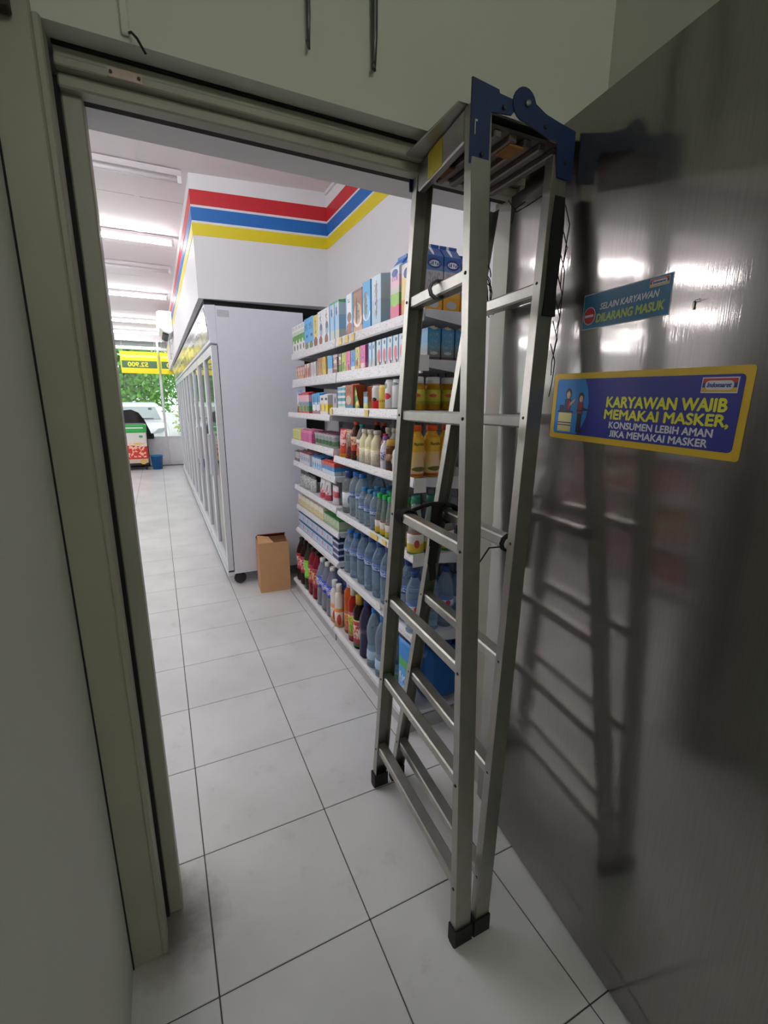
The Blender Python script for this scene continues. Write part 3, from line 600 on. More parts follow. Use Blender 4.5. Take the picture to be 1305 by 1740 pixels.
boxes('carton', 0.903, 0.715, 2, 0.187, 0.07, prnt([(0, (214, 222, 206)), (0.2, SKY), (0.95, (140, 200, 236))], [(0.5, 0.12, 0.4, 0.12, (120, 128, 96)), (0.4, 0.42, 0.2, 0.05, NAVY)], [(0.2, 0.9, 0.6, 0.8, NAVY)]), X1, Z1, 'milk_carton', 'sky blue milk carton between green and yellow ones on top shelf', 'sky blue cartons')
boxes('carton', 0.713, 0.630, 1, 0.180, 0.07, prnt([(0, W_), (0.3, (224, 208, 118)), (1, YLW)], [(0.5, 0.15, 0.45, 0.16, BRN)], [(0.3, 0.7, 0.4, 0.9, (120, 96, 50))]), X1, Z1, 'milk_carton', 'pale yellow milk carton with brown picture on top shelf', 'x')
boxes('carton', 0.628, 0.425, 2, 0.187, 0.07, prnt([(0, W_)], [(0.4, 0.42, 0.28, 0.2, (150, 176, 200)), (0.4, 0.5, 0.2, 0.1, (90, 104, 128)), (0.5, 0.12, 0.3, 0.14, BRN)], [(0.3, 0.6, 0.62, 0.9, (60, 56, 60))]), X1, Z1, 'milk_carton', 'white milk carton with blue oval and brown picture on top shelf', 'white oval cartons')
m5 = prnt([(0, (200, 204, 190)), (0.25, (160, 196, 222)), (0.6, (196, 214, 226)), (0.9, (90, 176, 110))], [(0.95, 0.5, 0.16, 0.6, (52, 140, 200)), (0.5, 0.7, 0.15, 0.1, (60, 90, 130))], [(0.3, 0.7, 0.6, 0.95, NAVY)])
boxes('carton', 0.421, 0.272, 2, 0.195, 0.075, m5, X1, Z1, 'milk_carton', 'blue and white striped milk carton before the gap on top shelf', 'striped blue cartons')
boxes('carton', 0.176, 0.083, 1, 0.191, 0.07, prnt([(0, (120, 60, 46)), (0.15, (232, 230, 232))], [(0.5, 0.42, 0.3, 0.12, BRN), (0.02, 0.5, 0.16, 0.7, (110, 190, 232)), (0.98, 0.6, 0.14, 0.5, (110, 190, 232)), (0.5, 0.18, 0.4, 0.12, (150, 70, 54))], [(0.4, 0.7, 0.76, 0.86, NAVY)]), X1, Z1, 'milk_carton', 'white and blue chocolate milk carton left of the brown one', 'x')
boxes('carton', 0.080, -0.032, 1, 0.191, 0.07, prnt([(0, (196, 150, 120)), (0.14, (150, 96, 70)), (0.9, (110, 60, 44))], [(0.5, 0.30, 0.45, 0.18, (240, 236, 230)), (0.5, 0.42, 0.42, 0.24, (196, 164, 130)), (0.6, 0.5, 0.1, 0.3, (70, 46, 40))], [(0.3, 0.7, 0.3, 0.7, (60, 40, 36))]), X1, Z1, 'milk_carton', 'brown chocolate milk carton with cream oval on the top shelf', 'x')
boxes('carton', -0.034, -0.125, 1, 0.204, 0.07, prnt([(0, (60, 160, 214))], [(0.5, 0.30, 0.45, 0.13, W_), (0.5, 0.45, 0.42, 0.26, (120, 196, 234)), (0.6, 0.5, 0.12, 0.28, (120, 112, 96))], [(0.35, 0.75, 0.3, 0.75, (70, 70, 72))]), X1, Z1, 'milk_carton', 'bright blue milk carton with white swoosh on the top shelf', 'x')
boxes('carton', -0.136, -0.232, 1, 0.204, 0.085, prnt([(0, (170, 198, 220)), (0.5, (190, 214, 230))], [(0.5, 0.5, 0.1, 0.38, (120, 120, 120)), (0.6, 0.55, 0.06, 0.36, W_)], [(0.35, 0.7, 0.2, 0.8, (80, 84, 90))]), X1, Z1, 'milk_carton', 'pale ice-blue milk carton beside the gap on the top shelf', 'x')
boxes('carton', -0.285, -0.318, 1, 0.204, 0.06, prnt([(0, (150, 170, 150)), (0.4, (206, 160, 60)), (0.75, (110, 122, 130))]), X1+0.02, Z1, 'drink_carton', 'thin grey and amber carton next to tall pink and blue one', 'x')
boxes('gable', -0.320, -0.395, 1, 0.234, 0.07, prnt([(0, (214, 96, 130)), (0.22, (128, 180, 80)), (0.40, (196, 200, 190)), (0.5, (232, 190, 206)), (0.68, (226, 234, 244)), (0.85, (60, 122, 196))], [(0.5, 0.72, 0.35, 0.06, NAVY), (0.5, 0.3, 0.4, 0.1, (140, 196, 70))], [(0.2, 0.8, 0.6, 0.75, (60, 90, 170))]), X1, Z1, 'gable_carton', 'tall blue, pink and green one-litre carton left of the ladder', 'x')
boxes('gable', -0.415, -0.495, 1, 0.228, 0.07, prnt([(0, (220, 150, 80)), (0.25, (232, 214, 140)), (0.6, W_), (0.8, (60, 122, 196))], [(0.5, 0.65, 0.3, 0.08, NAVY)]), X1, Z1, 'gable_carton', 'tall blue, white and yellow one-litre carton half behind the ladder', 'x')
mU = prnt([(0, (226, 160, 30)), (0.20, (222, 176, 70)), (0.27, (196, 192, 196)), (0.58, (96, 134, 190)), (0.66, (36, 92, 166)), (0.82, (24, 74, 150))], [(0.5, 0.685, 0.38, 0.075, (18, 40, 110)), (0.5, 0.685, 0.30, 0.045, (226, 232, 240)), (0.55, 0.92, 0.09, 0.11, (220, 226, 232)), (0.5, 0.09, 0.3, 0.06, (190, 190, 196))], [(0.2, 0.8, 0.66, 0.71, (24, 50, 120)), (0.12, 0.88, 0.28, 0.55, (150, 148, 156))], 'Y')
me = gable_mesh(0.072, 0.222, 0.072, mU)
run(link_mesh('gable_carton', me), [-0.556], [0.928, 1.004], Z1, 'blue one-litre milk carton seen side-on at shelf end behind ladder', 'carton', 'blue litre cartons at shelf end', rz=math.pi/2)
run(link_mesh('gable_carton', gable_mesh(0.072, 0.200, 0.072, mU)), [-0.556], [1.080], Z1, 'shorter blue milk carton nearest the wall on top shelf end', 'carton', None, rz=math.pi/2)
X2, Z2 = 0.88, 1.565
def s2(y1, y0, n, h, ramp, blobs, text, label, g='x'): boxes('carton', y1, y0, n, h, 0.055, prnt(ramp, blobs, text), X2, Z2, 'drink_carton', label, g)
s2(1.12, 0.95, 3, 0.090, [(0, (206, 170, 140)), (0.3, (226, 214, 206)), (0.8, (190, 120, 110))], [(0.5, 0.4, 0.3, 0.2, (196, 120, 80))], [(0.1, 0.9, 0.5, 0.9, (150, 60, 60))], 'small white and orange drink carton at far end of second shelf', 'white orange drink cartons')
s2(0.925, 0.808, 2, 0.092, [(0, (224, 214, 206))], [(0.6, 0.35, 0.3, 0.35, (180, 110, 60)), (0.2, 0.5, 0.15, 0.5, (170, 40, 80))], [], 'small white carton with brown picture, second shelf far part', 'white brown drink cartons')
s2(0.795, 0.686, 2, 0.093, [(0, (220, 220, 222))], [(0.4, 0.4, 0.2, 0.3, (190, 196, 190)), (0.97, 0.5, 0.14, 0.6, (120, 40, 50))], [(0.2, 0.7, 0.2, 0.8, (170, 170, 176))], 'small plain white carton on the second shelf', 'plain white drink cartons')
s2(0.651, 0.564, 2, 0.106, [(0, (206, 170, 120)), (0.7, (190, 140, 92))], [(0.5, 0.4, 0.2, 0.3, (150, 90, 60))], [(0.2, 0.8, 0.4, 0.9, (120, 70, 40))], 'small tan carton left of the yellow one, second shelf', 'tan drink cartons')
s2(0.562, 0.502, 1, 0.106, [(0, (222, 190, 92))], [], [(0.2, 0.8, 0.3, 0.9, (170, 130, 60))], 'small mustard yellow carton left of sky blue one, second shelf')
s2(0.468, 0.389, 1, 0.103, [(0, (206, 214, 220)), (0.3, (84, 170, 224))], [], [], 'small sky blue carton with white foot on the second shelf')
s2(0.379, 0.306, 1, 0.101, [(0, (120, 84, 70)), (0.3, (96, 60, 52)), (0.8, (200, 176, 170))], [(0.5, 0.6, 0.3, 0.1, (224, 206, 200))], [(0.1, 0.9, 0.2, 0.9, (220, 196, 190))], 'small dark brown patterned carton on the second shelf')
s2(0.294, 0.245, 1, 0.101, [(0, (90, 140, 60)), (0.35, (120, 100, 60)), (0.7, (70, 60, 44))], [(0.5, 0.7, 0.3, 0.08, W_)], [(0.1, 0.9, 0.4, 0.9, (220, 214, 190))], 'small green and brown carton left of the lime one')
s2(0.243, 0.184, 1, 0.099, [(0, (160, 190, 70)), (0.3, LIME)], [(0.6, 0.3, 0.3, 0.2, (110, 150, 50))], [(0.2, 0.7, 0.4, 0.95, (90, 120, 40))], 'small lime yellow carton beside a pink one, second shelf, far pair')
s2(0.183, 0.123, 1, 0.101, [(0, (232, 150, 180)), (0.3, PNK)], [(0.4, 0.2, 0.25, 0.15, BRN)], [(0.3, 0.8, 0.4, 0.95, (170, 50, 110))], 'small pink carton between lime and blue ones, second shelf')
s2(0.118, 0.059, 1, 0.100, [(0, (220, 226, 226)), (0.2, (90, 170, 224))], [], [(0.2, 0.8, 0.4, 0.95, NAVY)], 'small blue carton between pink and yellow ones, second shelf')
s2(0.057, 0.003, 1, 0.108, [(0, (214, 180, 90)), (0.2, (224, 216, 120))], [(0.6, 0.3, 0.3, 0.14, (160, 80, 50))], [(0.2, 0.8, 0.4, 0.95, (100, 90, 40))], 'small yellow carton with brown fruit, second shelf right part')
s2(0.001, -0.063, 1, 0.110, [(0, (236, 150, 186)), (0.25, (226, 110, 170))], [(0.5, 0.15, 0.3, 0.1, (240, 220, 200))], [(0.2, 0.8, 0.4, 0.95, (150, 40, 110))], 'taller bright pink carton before the light blue ones, second shelf')
s2(-0.096, -0.17, 2, 0.112, [(0, (196, 206, 200)), (0.3, (190, 216, 232))], [(0.9, 0.6, 0.2, 0.5, (70, 140, 200)), (0.4, 0.75, 0.15, 0.08, (60, 80, 110))], [], 'small light blue carton left of the red-dotted white row', 'light blue drink cartons')
s2(-0.186, -0.45, 5, 0.114, [(0, (220, 220, 222)), (0.6, (206, 222, 234))], [(0.5, 0.36, 0.28, 0.24, (206, 100, 110)), (0.45, 0.8, 0.14, 0.07, (50, 60, 80)), (0.02, 0.6, 0.14, 0.5, (60, 150, 200)), (0.3, 0.1, 0.15, 0.06, DRK)], [], 'small white and blue carton with red picture beside the ladder', 'red pictured drink cartons')
mT = prnt([(0, (96, 60, 66)), (0.08, (120, 124, 124)), (0.32, (96, 140, 160)), (0.5, (60, 134, 176)), (0.85, (40, 120, 180))], [(0.5, 0.95, 0.3, 0.06, (220, 214, 170)), (0.5, 0.2, 0.3, 0.05, (190, 190, 190))], [(0.15, 0.85, 0.25, 0.8, (110, 160, 186))], 'X')
run(link_mesh('drink_carton', carton_mesh(0.06, 0.114, 0.055, mT)), [-0.560], [0.935, 0.995, 1.055], Z2, 'teal blue carton seen side-on at second shelf end behind ladder', 'carton', 'teal cartons at shelf end')
# third shelf
boxes('pouch', 1.058, 0.969, 1, 0.15, 0.05, prnt([(0, (150, 90, 60)), (0.25, (90, 110, 70)), (0.4, (190, 206, 224)), (0.8, (110, 150, 210))], [], [(0.1, 0.9, 0.3, 0.9, W_)]), 0.84, 1.345, 'snack_pouch', 'pale blue pouch hanging at the far end of the third shelf', 'x', 'pouch')
boxes('carton', 0.954, 0.72, 3, 0.130, 0.06, prnt([(0, (196, 80, 80)), (0.12, (70, 150, 90)), (0.35, (120, 160, 190)), (0.55, (226, 180, 190)), (0.85, (190, 40, 70))], [(0.7, 0.3, 0.2, 0.2, (220, 160, 90))], [(0.1, 0.9, 0.15, 0.5, (60, 120, 80))]), 0.84, 1.345, 'drink_carton', 'pink and green fruit carton on the third shelf, far bay', 'pink fruit cartons')
boxes('carton', 0.652, 0.508, 2, 0.122, 0.06, prnt([(0, (170, 120, 130)), (0.2, (206, 216, 226)), (0.55, (60, 160, 220))], [(0.5, 0.5, 0.12, 0.4, NAVY), (0.5, 0.3, 0.4, 0.15, W_)]), 0.84, 1.345, 'drink_carton', 'blue and white carton in the middle of the third shelf', 'blue white cartons on third shelf')
boxes('carton', 0.504, 0.365, 2, 0.112, 0.06, prnt([(0, (226, 222, 226))], [(0.3, 0.35, 0.4, 0.22, (240, 214, 40)), (0.75, 0.35, 0.12, 0.2, (90, 80, 60)), (0.4, 0.75, 0.3, 0.06, DRK)]), 0.84, 1.345, 'drink_carton', 'white carton with yellow disc at near end of far bay', 'yellow disc cartons')
Z3 = 1.383
boxes('carton', 0.290, 0.218, 1, 0.078, 0.07, prnt([(0, (176, 174, 180))], [(0.4, 0.5, 0.12, 0.2, (40, 20, 30)), (0.95, 0.5, 0.08, 0.8, (60, 56, 60))]), 0.84, Z3, 'small_box', 'grey low box with dark drop mark on third shelf', 'x', 'box')
boxes('carton', 0.206, 0.098, 2, 0.110, 0.06, prnt([(0, (226, 226, 200)), (0.1, (150, 200, 210)), (0.2, W_), (0.32, (60, 140, 160)), (0.45, W_), (0.55, (70, 150, 170)), (0.68, W_), (0.78, (80, 170, 190)), (0.9, W_)], []), 0.84, Z3, 'biscuit_box', 'white and teal banded upright box on third shelf near bay', 'teal banded boxes', 'box')
boxes('carton', 0.094, -0.006, 1, 0.114, 0.07, prnt([(0, (40, 110, 150)), (0.15, (170, 80, 40)), (0.9, (196, 96, 50))], [(0.6, 0.35, 0.35, 0.18, (190, 176, 150))], [(0.2, 0.9, 0.6, 0.9, (90, 40, 24))]), 0.84, Z3, 'coffee_box', 'rust orange box with pale patch on the third shelf', 'x', 'box')
boxes('carton', -0.030, -0.132, 1, 0.108, 0.05, prnt([(0, (150, 120, 60)), (0.3, (176, 84, 40)), (0.9, (210, 160, 140))], [], [(0.2, 0.9, 0.3, 0.8, (90, 50, 30))]), 0.905, Z3, 'coffee_box', 'rust orange box set back behind the green packets', 'x', 'box')
for k, (y, rx, l) in enumerate(((-0.06, 0.5, 'green and yellow flat packet leaning on the orange box'), (-0.13, 0.0, 'slim pale blue and yellow packet standing beside the cans'))):
    o = link_mesh('flat_packet', pouch_mesh(0.05, 0.10 if k == 0 else 0.075, 0.010, prnt([(0, (226, 220, 120)), (0.3, (80, 160, 90)), (0.6, (196, 220, 150)), (0.85, (70, 160, 80))] if k == 0 else [(0, (226, 220, 130)), (0.3, (150, 200, 226)), (0.7, (60, 80, 80))])))
    o.location = (0.862, y+(0.025 if k == 0 else 0), Z3-0.0015); o.rotation_euler = (-rx, 0, 0); tag(o, l, 'packet')
def cans(ys, r, h, m, xf, z, label, group=None, rows=1):
    run(link_mesh('drink_can', can_mesh(r, h, m)), ys, [xf+0.012+r+k*(2*r+0.004) for k in range(rows)], z, label, 'can', group)
cans([-0.228], 0.033, 0.100, prnt([(0, (200, 30, 36)), (0.38, (206, 206, 210)), (0.92, (220, 220, 222))], [(0.35, 0.42, 0.2, 0.08, DRK)]), 0.84, Z3, 'white drink can with red lower part, third shelf')
cans([-0.297], 0.0275, 0.100, prnt([(0, (214, 186, 70)), (0.9, (230, 206, 110))], [], [(0, 1, 0.3, 0.4, (150, 120, 40))]), 0.84, Z3, 'golden yellow drink can, third shelf')
cans([-0.358], 0.0305, 0.119, prnt([(0, (170, 40, 50)), (0.05, (216, 218, 220)), (0.92, (190, 192, 194))], [(0.4, 0.45, 0.3, 0.11, (206, 50, 70)), (0.5, 0.8, 0.15, 0.1, (70, 110, 70))]), 0.84, Z3, 'tall white can with red round badge beside the ladder')
cans([-0.424], 0.0305, 0.118, prnt([(0, (40, 120, 60)), (0.07, (216, 218, 220)), (0.92, (190, 192, 194))], [(0.5, 0.85, 0.4, 0.06, (90, 110, 96)), (0.9, 0.5, 0.2, 0.2, (190, 150, 60))]), 0.84, Z3, 'tall white can with green foot beside the ladder')
JB = bottle('jar', 0.031, 0.122, plast((206, 150, 20), 0.35), WHITE_PL, (0.18, 0.62, prnt([(0, (170, 170, 40)), (0.2, (206, 196, 60))], [(0.3, 0.6, 0.2, 0.12, (190, 70, 40))], axis='X')), 'juice_bottle')
run(JB, [-0.555], [0.885, 0.955, 1.025], Z3, 'small amber juice bottle with white cap at third shelf end', 'bottle', 'amber juice bottles')
# fourth shelf
Z4 = 1.16
boxes('carton', 1.19, 0.988, 4, 0.075, 0.05, prnt([(0, (190, 196, 80)), (0.15, (222, 224, 140))], [], [(0.1, 0.9, 0.2, 0.8, (140, 160, 60))]), 0.855, Z4, 'small_carton', 'small lime yellow carton at far end of fourth shelf', 'lime cartons', rows=2)
boxes('carton', 0.984, 0.738, 4, 0.080, 0.05, prnt([(0, (206, 96, 150)), (0.7, (226, 130, 176))], [], [(0.2, 0.8, 0.2, 0.8, (180, 60, 120))]), 0.855, Z4, 'small_carton', 'small pink carton right of lime ones on fourth shelf', 'pink cartons fourth shelf', rows=2)
run(cup_tree(0.029, 0.080, prnt([(0, (196, 210, 190)), (0.15, (110, 150, 110)), (0.5, (220, 224, 228))], [], [(0, 1, 0.5, 0.9, (150, 170, 170))]), mat('cup_lid', (120, 60, 96), 0.3)), spread(0.725, 0.35, 6)[0], [0.90, 0.962], Z4, 'clear jelly cup with purple lid on fourth shelf', 'cup', 'jelly cups')
Z4 = 1.128
boxes('pouch', 0.292, 0.200, 1, 0.150, 0.06, prnt([(0, (206, 150, 40)), (0.12, (206, 60, 30)), (0.35, (196, 30, 36)), (0.5, (214, 190, 190)), (0.62, (206, 40, 52))], [], [(0.1, 0.9, 0.4, 0.95, (236, 200, 196))]), 0.855, Z4, 'red_pouch', 'bright red pouch at left end of the near fourth shelf', 'x', 'pouch')
boxes('pouch', 0.196, 0.115, 1, 0.150, 0.055, prnt([(0, (120, 40, 36)), (0.4, (150, 110, 90)), (0.7, (190, 150, 120))], [], [(0.1, 0.9, 0.2, 0.9, (60, 30, 30))]), 0.855, Z4, 'brown_pouch', 'brown and tan pouch right of the red pouch', 'x', 'pouch')
def one(prof, r, h, body, cap, lab, y, x, z, label, name='bottle', group=None):
    ys = y if isinstance(y, list) else [y]; xs_ = x if isinstance(x, list) else [x]
    run(bottle(prof, r, h, body, cap, lab, name), ys, xs_, z, label, 'bottle', group)
ORC = mat('cap_orange', (226, 84, 30), 0.4); TLC = mat('cap_teal', (30, 140, 160), 0.4); IVC = mat('cap_ivory', (226, 222, 204), 0.4); PUC = mat('cap_purple', (126, 92, 176), 0.4)
YLC = mat('cap_gold', (200, 160, 50), 0.4); BLC = mat('cap_blue', (34, 120, 196), 0.35); NVC = mat('cap_navy', (28, 62, 130), 0.35); GRC = mat('cap_green', (40, 190, 90), 0.35); RDC = mat('cap_red', (190, 30, 40), 0.4); BKC = BLACK
one('pet', 0.030, 0.190, plast((96, 50, 40), 0.3), ORC, (0.25, 0.62, prnt([(0, (190, 60, 30)), (0.4, (226, 190, 160))], [], [(0, 1, 0.2, 0.8, (120, 30, 20))], 'X')), 0.075, 0.90, Z4, 'dark tea bottle with orange cap on fourth shelf')
one('pet', 0.030, 0.180, plast((150, 150, 140), 0.35), TLC, (0.15, 0.60, prnt([(0, (206, 120, 70)), (0.5, (226, 216, 206))], [], [(0, 1, 0.2, 0.8, (150, 60, 40))], 'X')), 0.012, 0.905, Z4, 'clear bottle with turquoise cap left of the cream bottles')
one('milk', 0.030, 0.161, plast((226, 218, 180), 0.0, 0.25), IVC, (0.03, 0.50, prnt([(0, (228, 220, 196)), (0.9, (206, 200, 130))], [], [(0, 1, 0.2, 0.8, (206, 196, 170))], 'X')), [-0.053, -0.122, -0.191], 0.892, Z4, 'cream milk drink bottle with ivory cap on fourth shelf', 'milk_bottle', 'cream milk bottles')
one('pet', 0.026, 0.150, plast((110, 20, 36), 0.1), RDC, (0.2, 0.55, prnt([(0, (130, 20, 36)), (0.6, (232, 226, 226)), (0.8, (150, 24, 40))], axis='X')), -0.252, 0.905, Z4, 'dark red bottle between cream and white bottles')
one('milk', 0.025, 0.142, plast((226, 224, 236), 0.0, 0.25), PUC, (0.25, 0.60, prnt([(0, (226, 224, 236))], [], [(0, 1, 0.1, 0.95, (70, 60, 140))], 'X')), -0.300, 0.883, Z4, 'white bottle with purple cap on fourth shelf')
one('jar', 0.029, 0.132, plast((104, 62, 34), 0.1), YLC, (0.1, 0.55, prnt([(0, (60, 40, 26)), (0.5, (120, 80, 44))], [(0.4, 0.5, 0.2, 0.3, (220, 206, 180))], axis='X')), -0.356, 0.886, Z4, 'brown jar with gold lid beside the ladder leg')
one('milk', 0.026, 0.125, plast((226, 226, 230), 0.0, 0.25), WHITE_PL, None, -0.415, 0.885, Z4, 'plain white bottle half hidden by the ladder leg')
one('milk', 0.028, 0.172, plast((206, 206, 196), 0.0), IVC, None, [-0.16, -0.225, -0.29], 0.965, Z4, 'pale bottle in the second row behind cream bottles', 'milk_bottle', 'second row pale bottles')
one('pet', 0.030, 0.190, plast((70, 50, 44), 0.2), ORC, None, [0.02, -0.06], 0.99, Z4, 'dark bottle with orange cap at the back of fourth shelf', 'bottle', 'back row dark bottles')
fl = bottle('juice', 0.034, 0.200, plast((232, 178, 60), 0.0, 0.25), mat('cap_bright_orange', (240, 96, 24), 0.4), (0.03, 0.80, prnt([(0, (196, 90, 30)), (0.06, (232, 206, 150)), (0.35, (236, 200, 130)), (0.6, (234, 186, 50))], [(0.55, 0.28, 0.16, 0.22, (236, 196, 170)), (0.5, 0.18, 0.4, 0.06, (120, 110, 40))], axis='X')), 'pulp_juice_bottle')
lm_ = text_mesh('Floridina', 0.016, bold=0.0003, width=0.046, align='LEFT')
for v in lm_.vertices:
    a = (v.co.x-0.023)/0.0345; zz = v.co.z; v.co.x, v.co.z = 0.0345*math.sin(a), (0.0345+0*zz)*math.cos(a)+zz*0.2
lm_.materials.append(mat('print_dark_green', (40, 52, 30), 0.5))
link_mesh('lettering', lm_, fl, (0, 0.0, 0.124), (math.pi/2, 0, 0)); 
run(fl, [-0.55], [0.888, 0.960, 1.032], Z4, 'yellow orange-juice bottle with orange cap at shelf end behind ladder', 'bottle', 'yellow juice bottles')
# fifth shelf (far bay)
def s5(y1, y0, n, h, ramp, blobs, label, g): boxes('carton', y1, y0, n, h, 0.045, prnt(ramp, blobs, [(0.1, 0.9, 0.3, 0.8, (110, 110, 130))]), 0.862, 1.005, 'small_carton', label, g, rows=2)
s5(1.19, 1.09, 2, 0.075, [(0, (120, 110, 110)), (0.3, (220, 214, 218)), (0.85, (90, 70, 76))], [], 'small white and black carton on fifth shelf', 'white black cartons')
s5(1.068, 0.822, 5, 0.08, [(0, (206, 206, 214)), (0.6, (226, 214, 220)), (0.85, (150, 90, 96))], [(0.5, 0.4, 0.3, 0.2, (150, 190, 220))], 'small white carton with pale red top on fifth shelf', 'white red-top cartons')
s5(0.767, 0.580, 4, 0.082, [(0, (190, 214, 232)), (0.4, (220, 232, 240)), (0.8, (40, 110, 170))], [(0.5, 0.3, 0.3, 0.2, (60, 150, 210))], 'small blue and white carton on the fifth shelf', 'blue white cartons')
s5(0.562, 0.343, 4, 0.074, [(0, (196, 214, 226)), (0.3, (60, 150, 214)), (0.6, (214, 84, 70))], [], 'small red-topped carton with blue foot, fifth shelf', 'red and blue cartons')
# sixth shelf
Z6 = 0.83
boxes('pouch', 1.164, 0.79, 3, 0.108, 0.06, prnt([(0, (170, 172, 172)), (0.3, (206, 208, 208)), (0.8, (60, 56, 56))], [(0.7, 0.5, 0.2, 0.25, W_)], [(0.1, 0.9, 0.3, 0.8, (120, 130, 120))]), 0.865, Z6, 'soft_pouch', 'grey and white pouch at far end of sixth shelf', 'grey pouches', 'pouch')
boxes('pouch', 0.698, 0.50, 2, 0.116, 0.06, prnt([(0, (190, 70, 90)), (0.3, (226, 220, 224)), (0.8, (232, 230, 232))], [(0.4, 0.6, 0.15, 0.2, (60, 120, 130))], [(0.1, 0.9, 0.1, 0.6, (190, 60, 80))]), 0.865, Z6, 'soft_pouch', 'white and red pouch in the middle of sixth shelf', 'white red pouches', 'pouch')
boxes('pouch', 0.450, 0.355, 1, 0.110, 0.05, prnt([(0, (206, 196, 200)), (0.4, (190, 80, 90)), (0.7, (220, 206, 210))], []), 0.865, Z6, 'soft_pouch', 'pink and white pouch next to the water bottles', 'x', 'pouch')
Z6 = 0.815
WAT = plast((206, 228, 240), 0.74, 0.03); WAT2 = plast((190, 218, 238), 0.74, 0.03); CLR = plast((214, 222, 222), 0.8, 0.06)
LBW = prnt([(0, (40, 70, 140)), (0.2, (190, 206, 222)), (0.7, (60, 100, 170))], [], [(0, 1, 0.3, 0.7, NAVY)], 'X')
one('slim', 0.043, 0.235, CLR, NVC, (0.15, 0.5, prnt([(0, (206, 214, 216))], [(0.3, 0.5, 0.12, 0.3, (90, 130, 160))], axis='X')), 0.24, 0.925, Z6, 'clear round-shouldered bottle with pale label, left end of bottle shelf')
one('water', 0.041, 0.240, WAT, BLC, (0.45, 0.56, LBW), [0.150, 0.064], [0.928, 1.02], Z6, 'taller blue-capped water bottle beside clear pale-label bottle', 'water_bottle', 'taller waters on bottle shelf')
one('water', 0.032, 0.183, WAT, mat('cap_sky', (50, 150, 200), 0.35), (0.40, 0.55, LBW), [-0.012, -0.082, -0.152], [0.905, 0.975, 1.045], Z6, 'small water bottle, sky blue cap, upper bottle shelf', 'water_bottle', 'small waters on bottle shelf')
TEA = prnt([(0, (40, 150, 70)), (0.08, (226, 196, 40)), (0.5, (232, 230, 226)), (0.95, (150, 60, 40))], [(0.35, 0.5, 0.15, 0.2, (200, 60, 50))], axis='X')
one('cone', 0.0255, 0.190, plast((206, 222, 212), 0.75, 0.06), GRC, (0.02, 0.36, TEA), [-0.218, -0.272, -0.326, -0.380, -0.434], [0.895, 0.952], Z6, 'small green-capped bottle with yellow label left of the ladder', 'tea_bottle', 'small green-capped bottles')
one('cone', 0.034, 0.236, plast((206, 222, 214), 0.75, 0.06), mat('cap_deep_green', (24, 120, 90), 0.35), (0.02, 0.38, TEA), [-0.555], [0.892, 0.964, 1.036], Z6, 'larger green-capped bottle with yellow label at shelf end behind ladder', 'tea_bottle', 'larger green-capped bottles')
# seventh and eighth shelf
boxes('carton', 1.19, 0.602, 6, 0.085, 0.10, prnt([(0, (206, 190, 140)), (0.15, (226, 216, 170)), (0.55, (232, 226, 206))], [], [(0.1, 0.9, 0.2, 0.5, (190, 170, 110)), (0, 0.03, 0, 1, (150, 130, 90))]), 0.875, 0.68, 'cream_box', 'cream coloured box on the seventh shelf', 'cream boxes', 'box')
boxes('carton', 0.598, 0.32, 5, 0.070, 0.10, prnt([(0, (150, 176, 140)), (0.2, (196, 206, 176)), (0.8, (70, 140, 70))], [(0.5, 0.5, 0.3, 0.2, (226, 228, 210))], [(0.1, 0.9, 0.2, 0.8, (120, 160, 110))]), 0.875, 0.68, 'green_box', 'pale green box right of the cream boxes, seventh shelf', 'green boxes', 'box')
boxes('carton', 1.19, 0.43, 7, 0.062, 0.10, prnt([(0, (110, 150, 190)), (0.15, (200, 212, 226)), (0.85, (70, 120, 170))], [(0.8, 0.5, 0.14, 0.25, (200, 130, 160))], [(0.1, 0.8, 0.25, 0.75, (120, 160, 200))]), 0.87, 0.50, 'drink_pack', 'pale blue drink pack stacked two high on eighth shelf', 'blue drink packs', 'pack', tiers=2)
boxes('carton', 0.425, 0.325, 1, 0.125, 0.10, prnt([(0, (30, 44, 90)), (0.2, (206, 212, 226)), (0.3, (34, 50, 100)), (0.5, (206, 212, 226)), (0.6, (34, 50, 100)), (0.8, (206, 212, 226)), (0.9, (34, 50, 100))], []), 0.87, 0.50, 'drink_pack', 'navy striped drink pack at the near end of eighth shelf', 'x', 'pack')
Z8 = 0.465
one('water', 0.042, 0.250, WAT2, BLC, (0.50, 0.62, LBW), [0.235, 0.145], [0.925, 1.02], Z8, 'medium blue-capped water bottle, left of lower bottle shelf', 'water_bottle', 'capped waters lower shelf')
one('water', 0.045, 0.283, WAT2, NVC, (0.48, 0.62, LBW), [0.045, -0.052, -0.149, -0.246, -0.343, -0.440], [0.930, 1.03], Z8, 'big navy-capped water bottle on the lower bottle shelf', 'water_bottle', 'big waters lower shelf')
one('water', 0.036, 0.270, WAT2, NVC, (0.34, 0.50, prnt([(0, (130, 160, 210)), (0.2, (220, 226, 236)), (0.8, (70, 110, 180))], [(0.4, 0.5, 0.16, 0.3, (190, 60, 90))], axis='X')), [-0.550], [0.895, 0.972, 1.049, 1.126], Z8, 'water bottle with red badge at lower shelf end behind ladder', 'water_bottle', 'red badge waters')
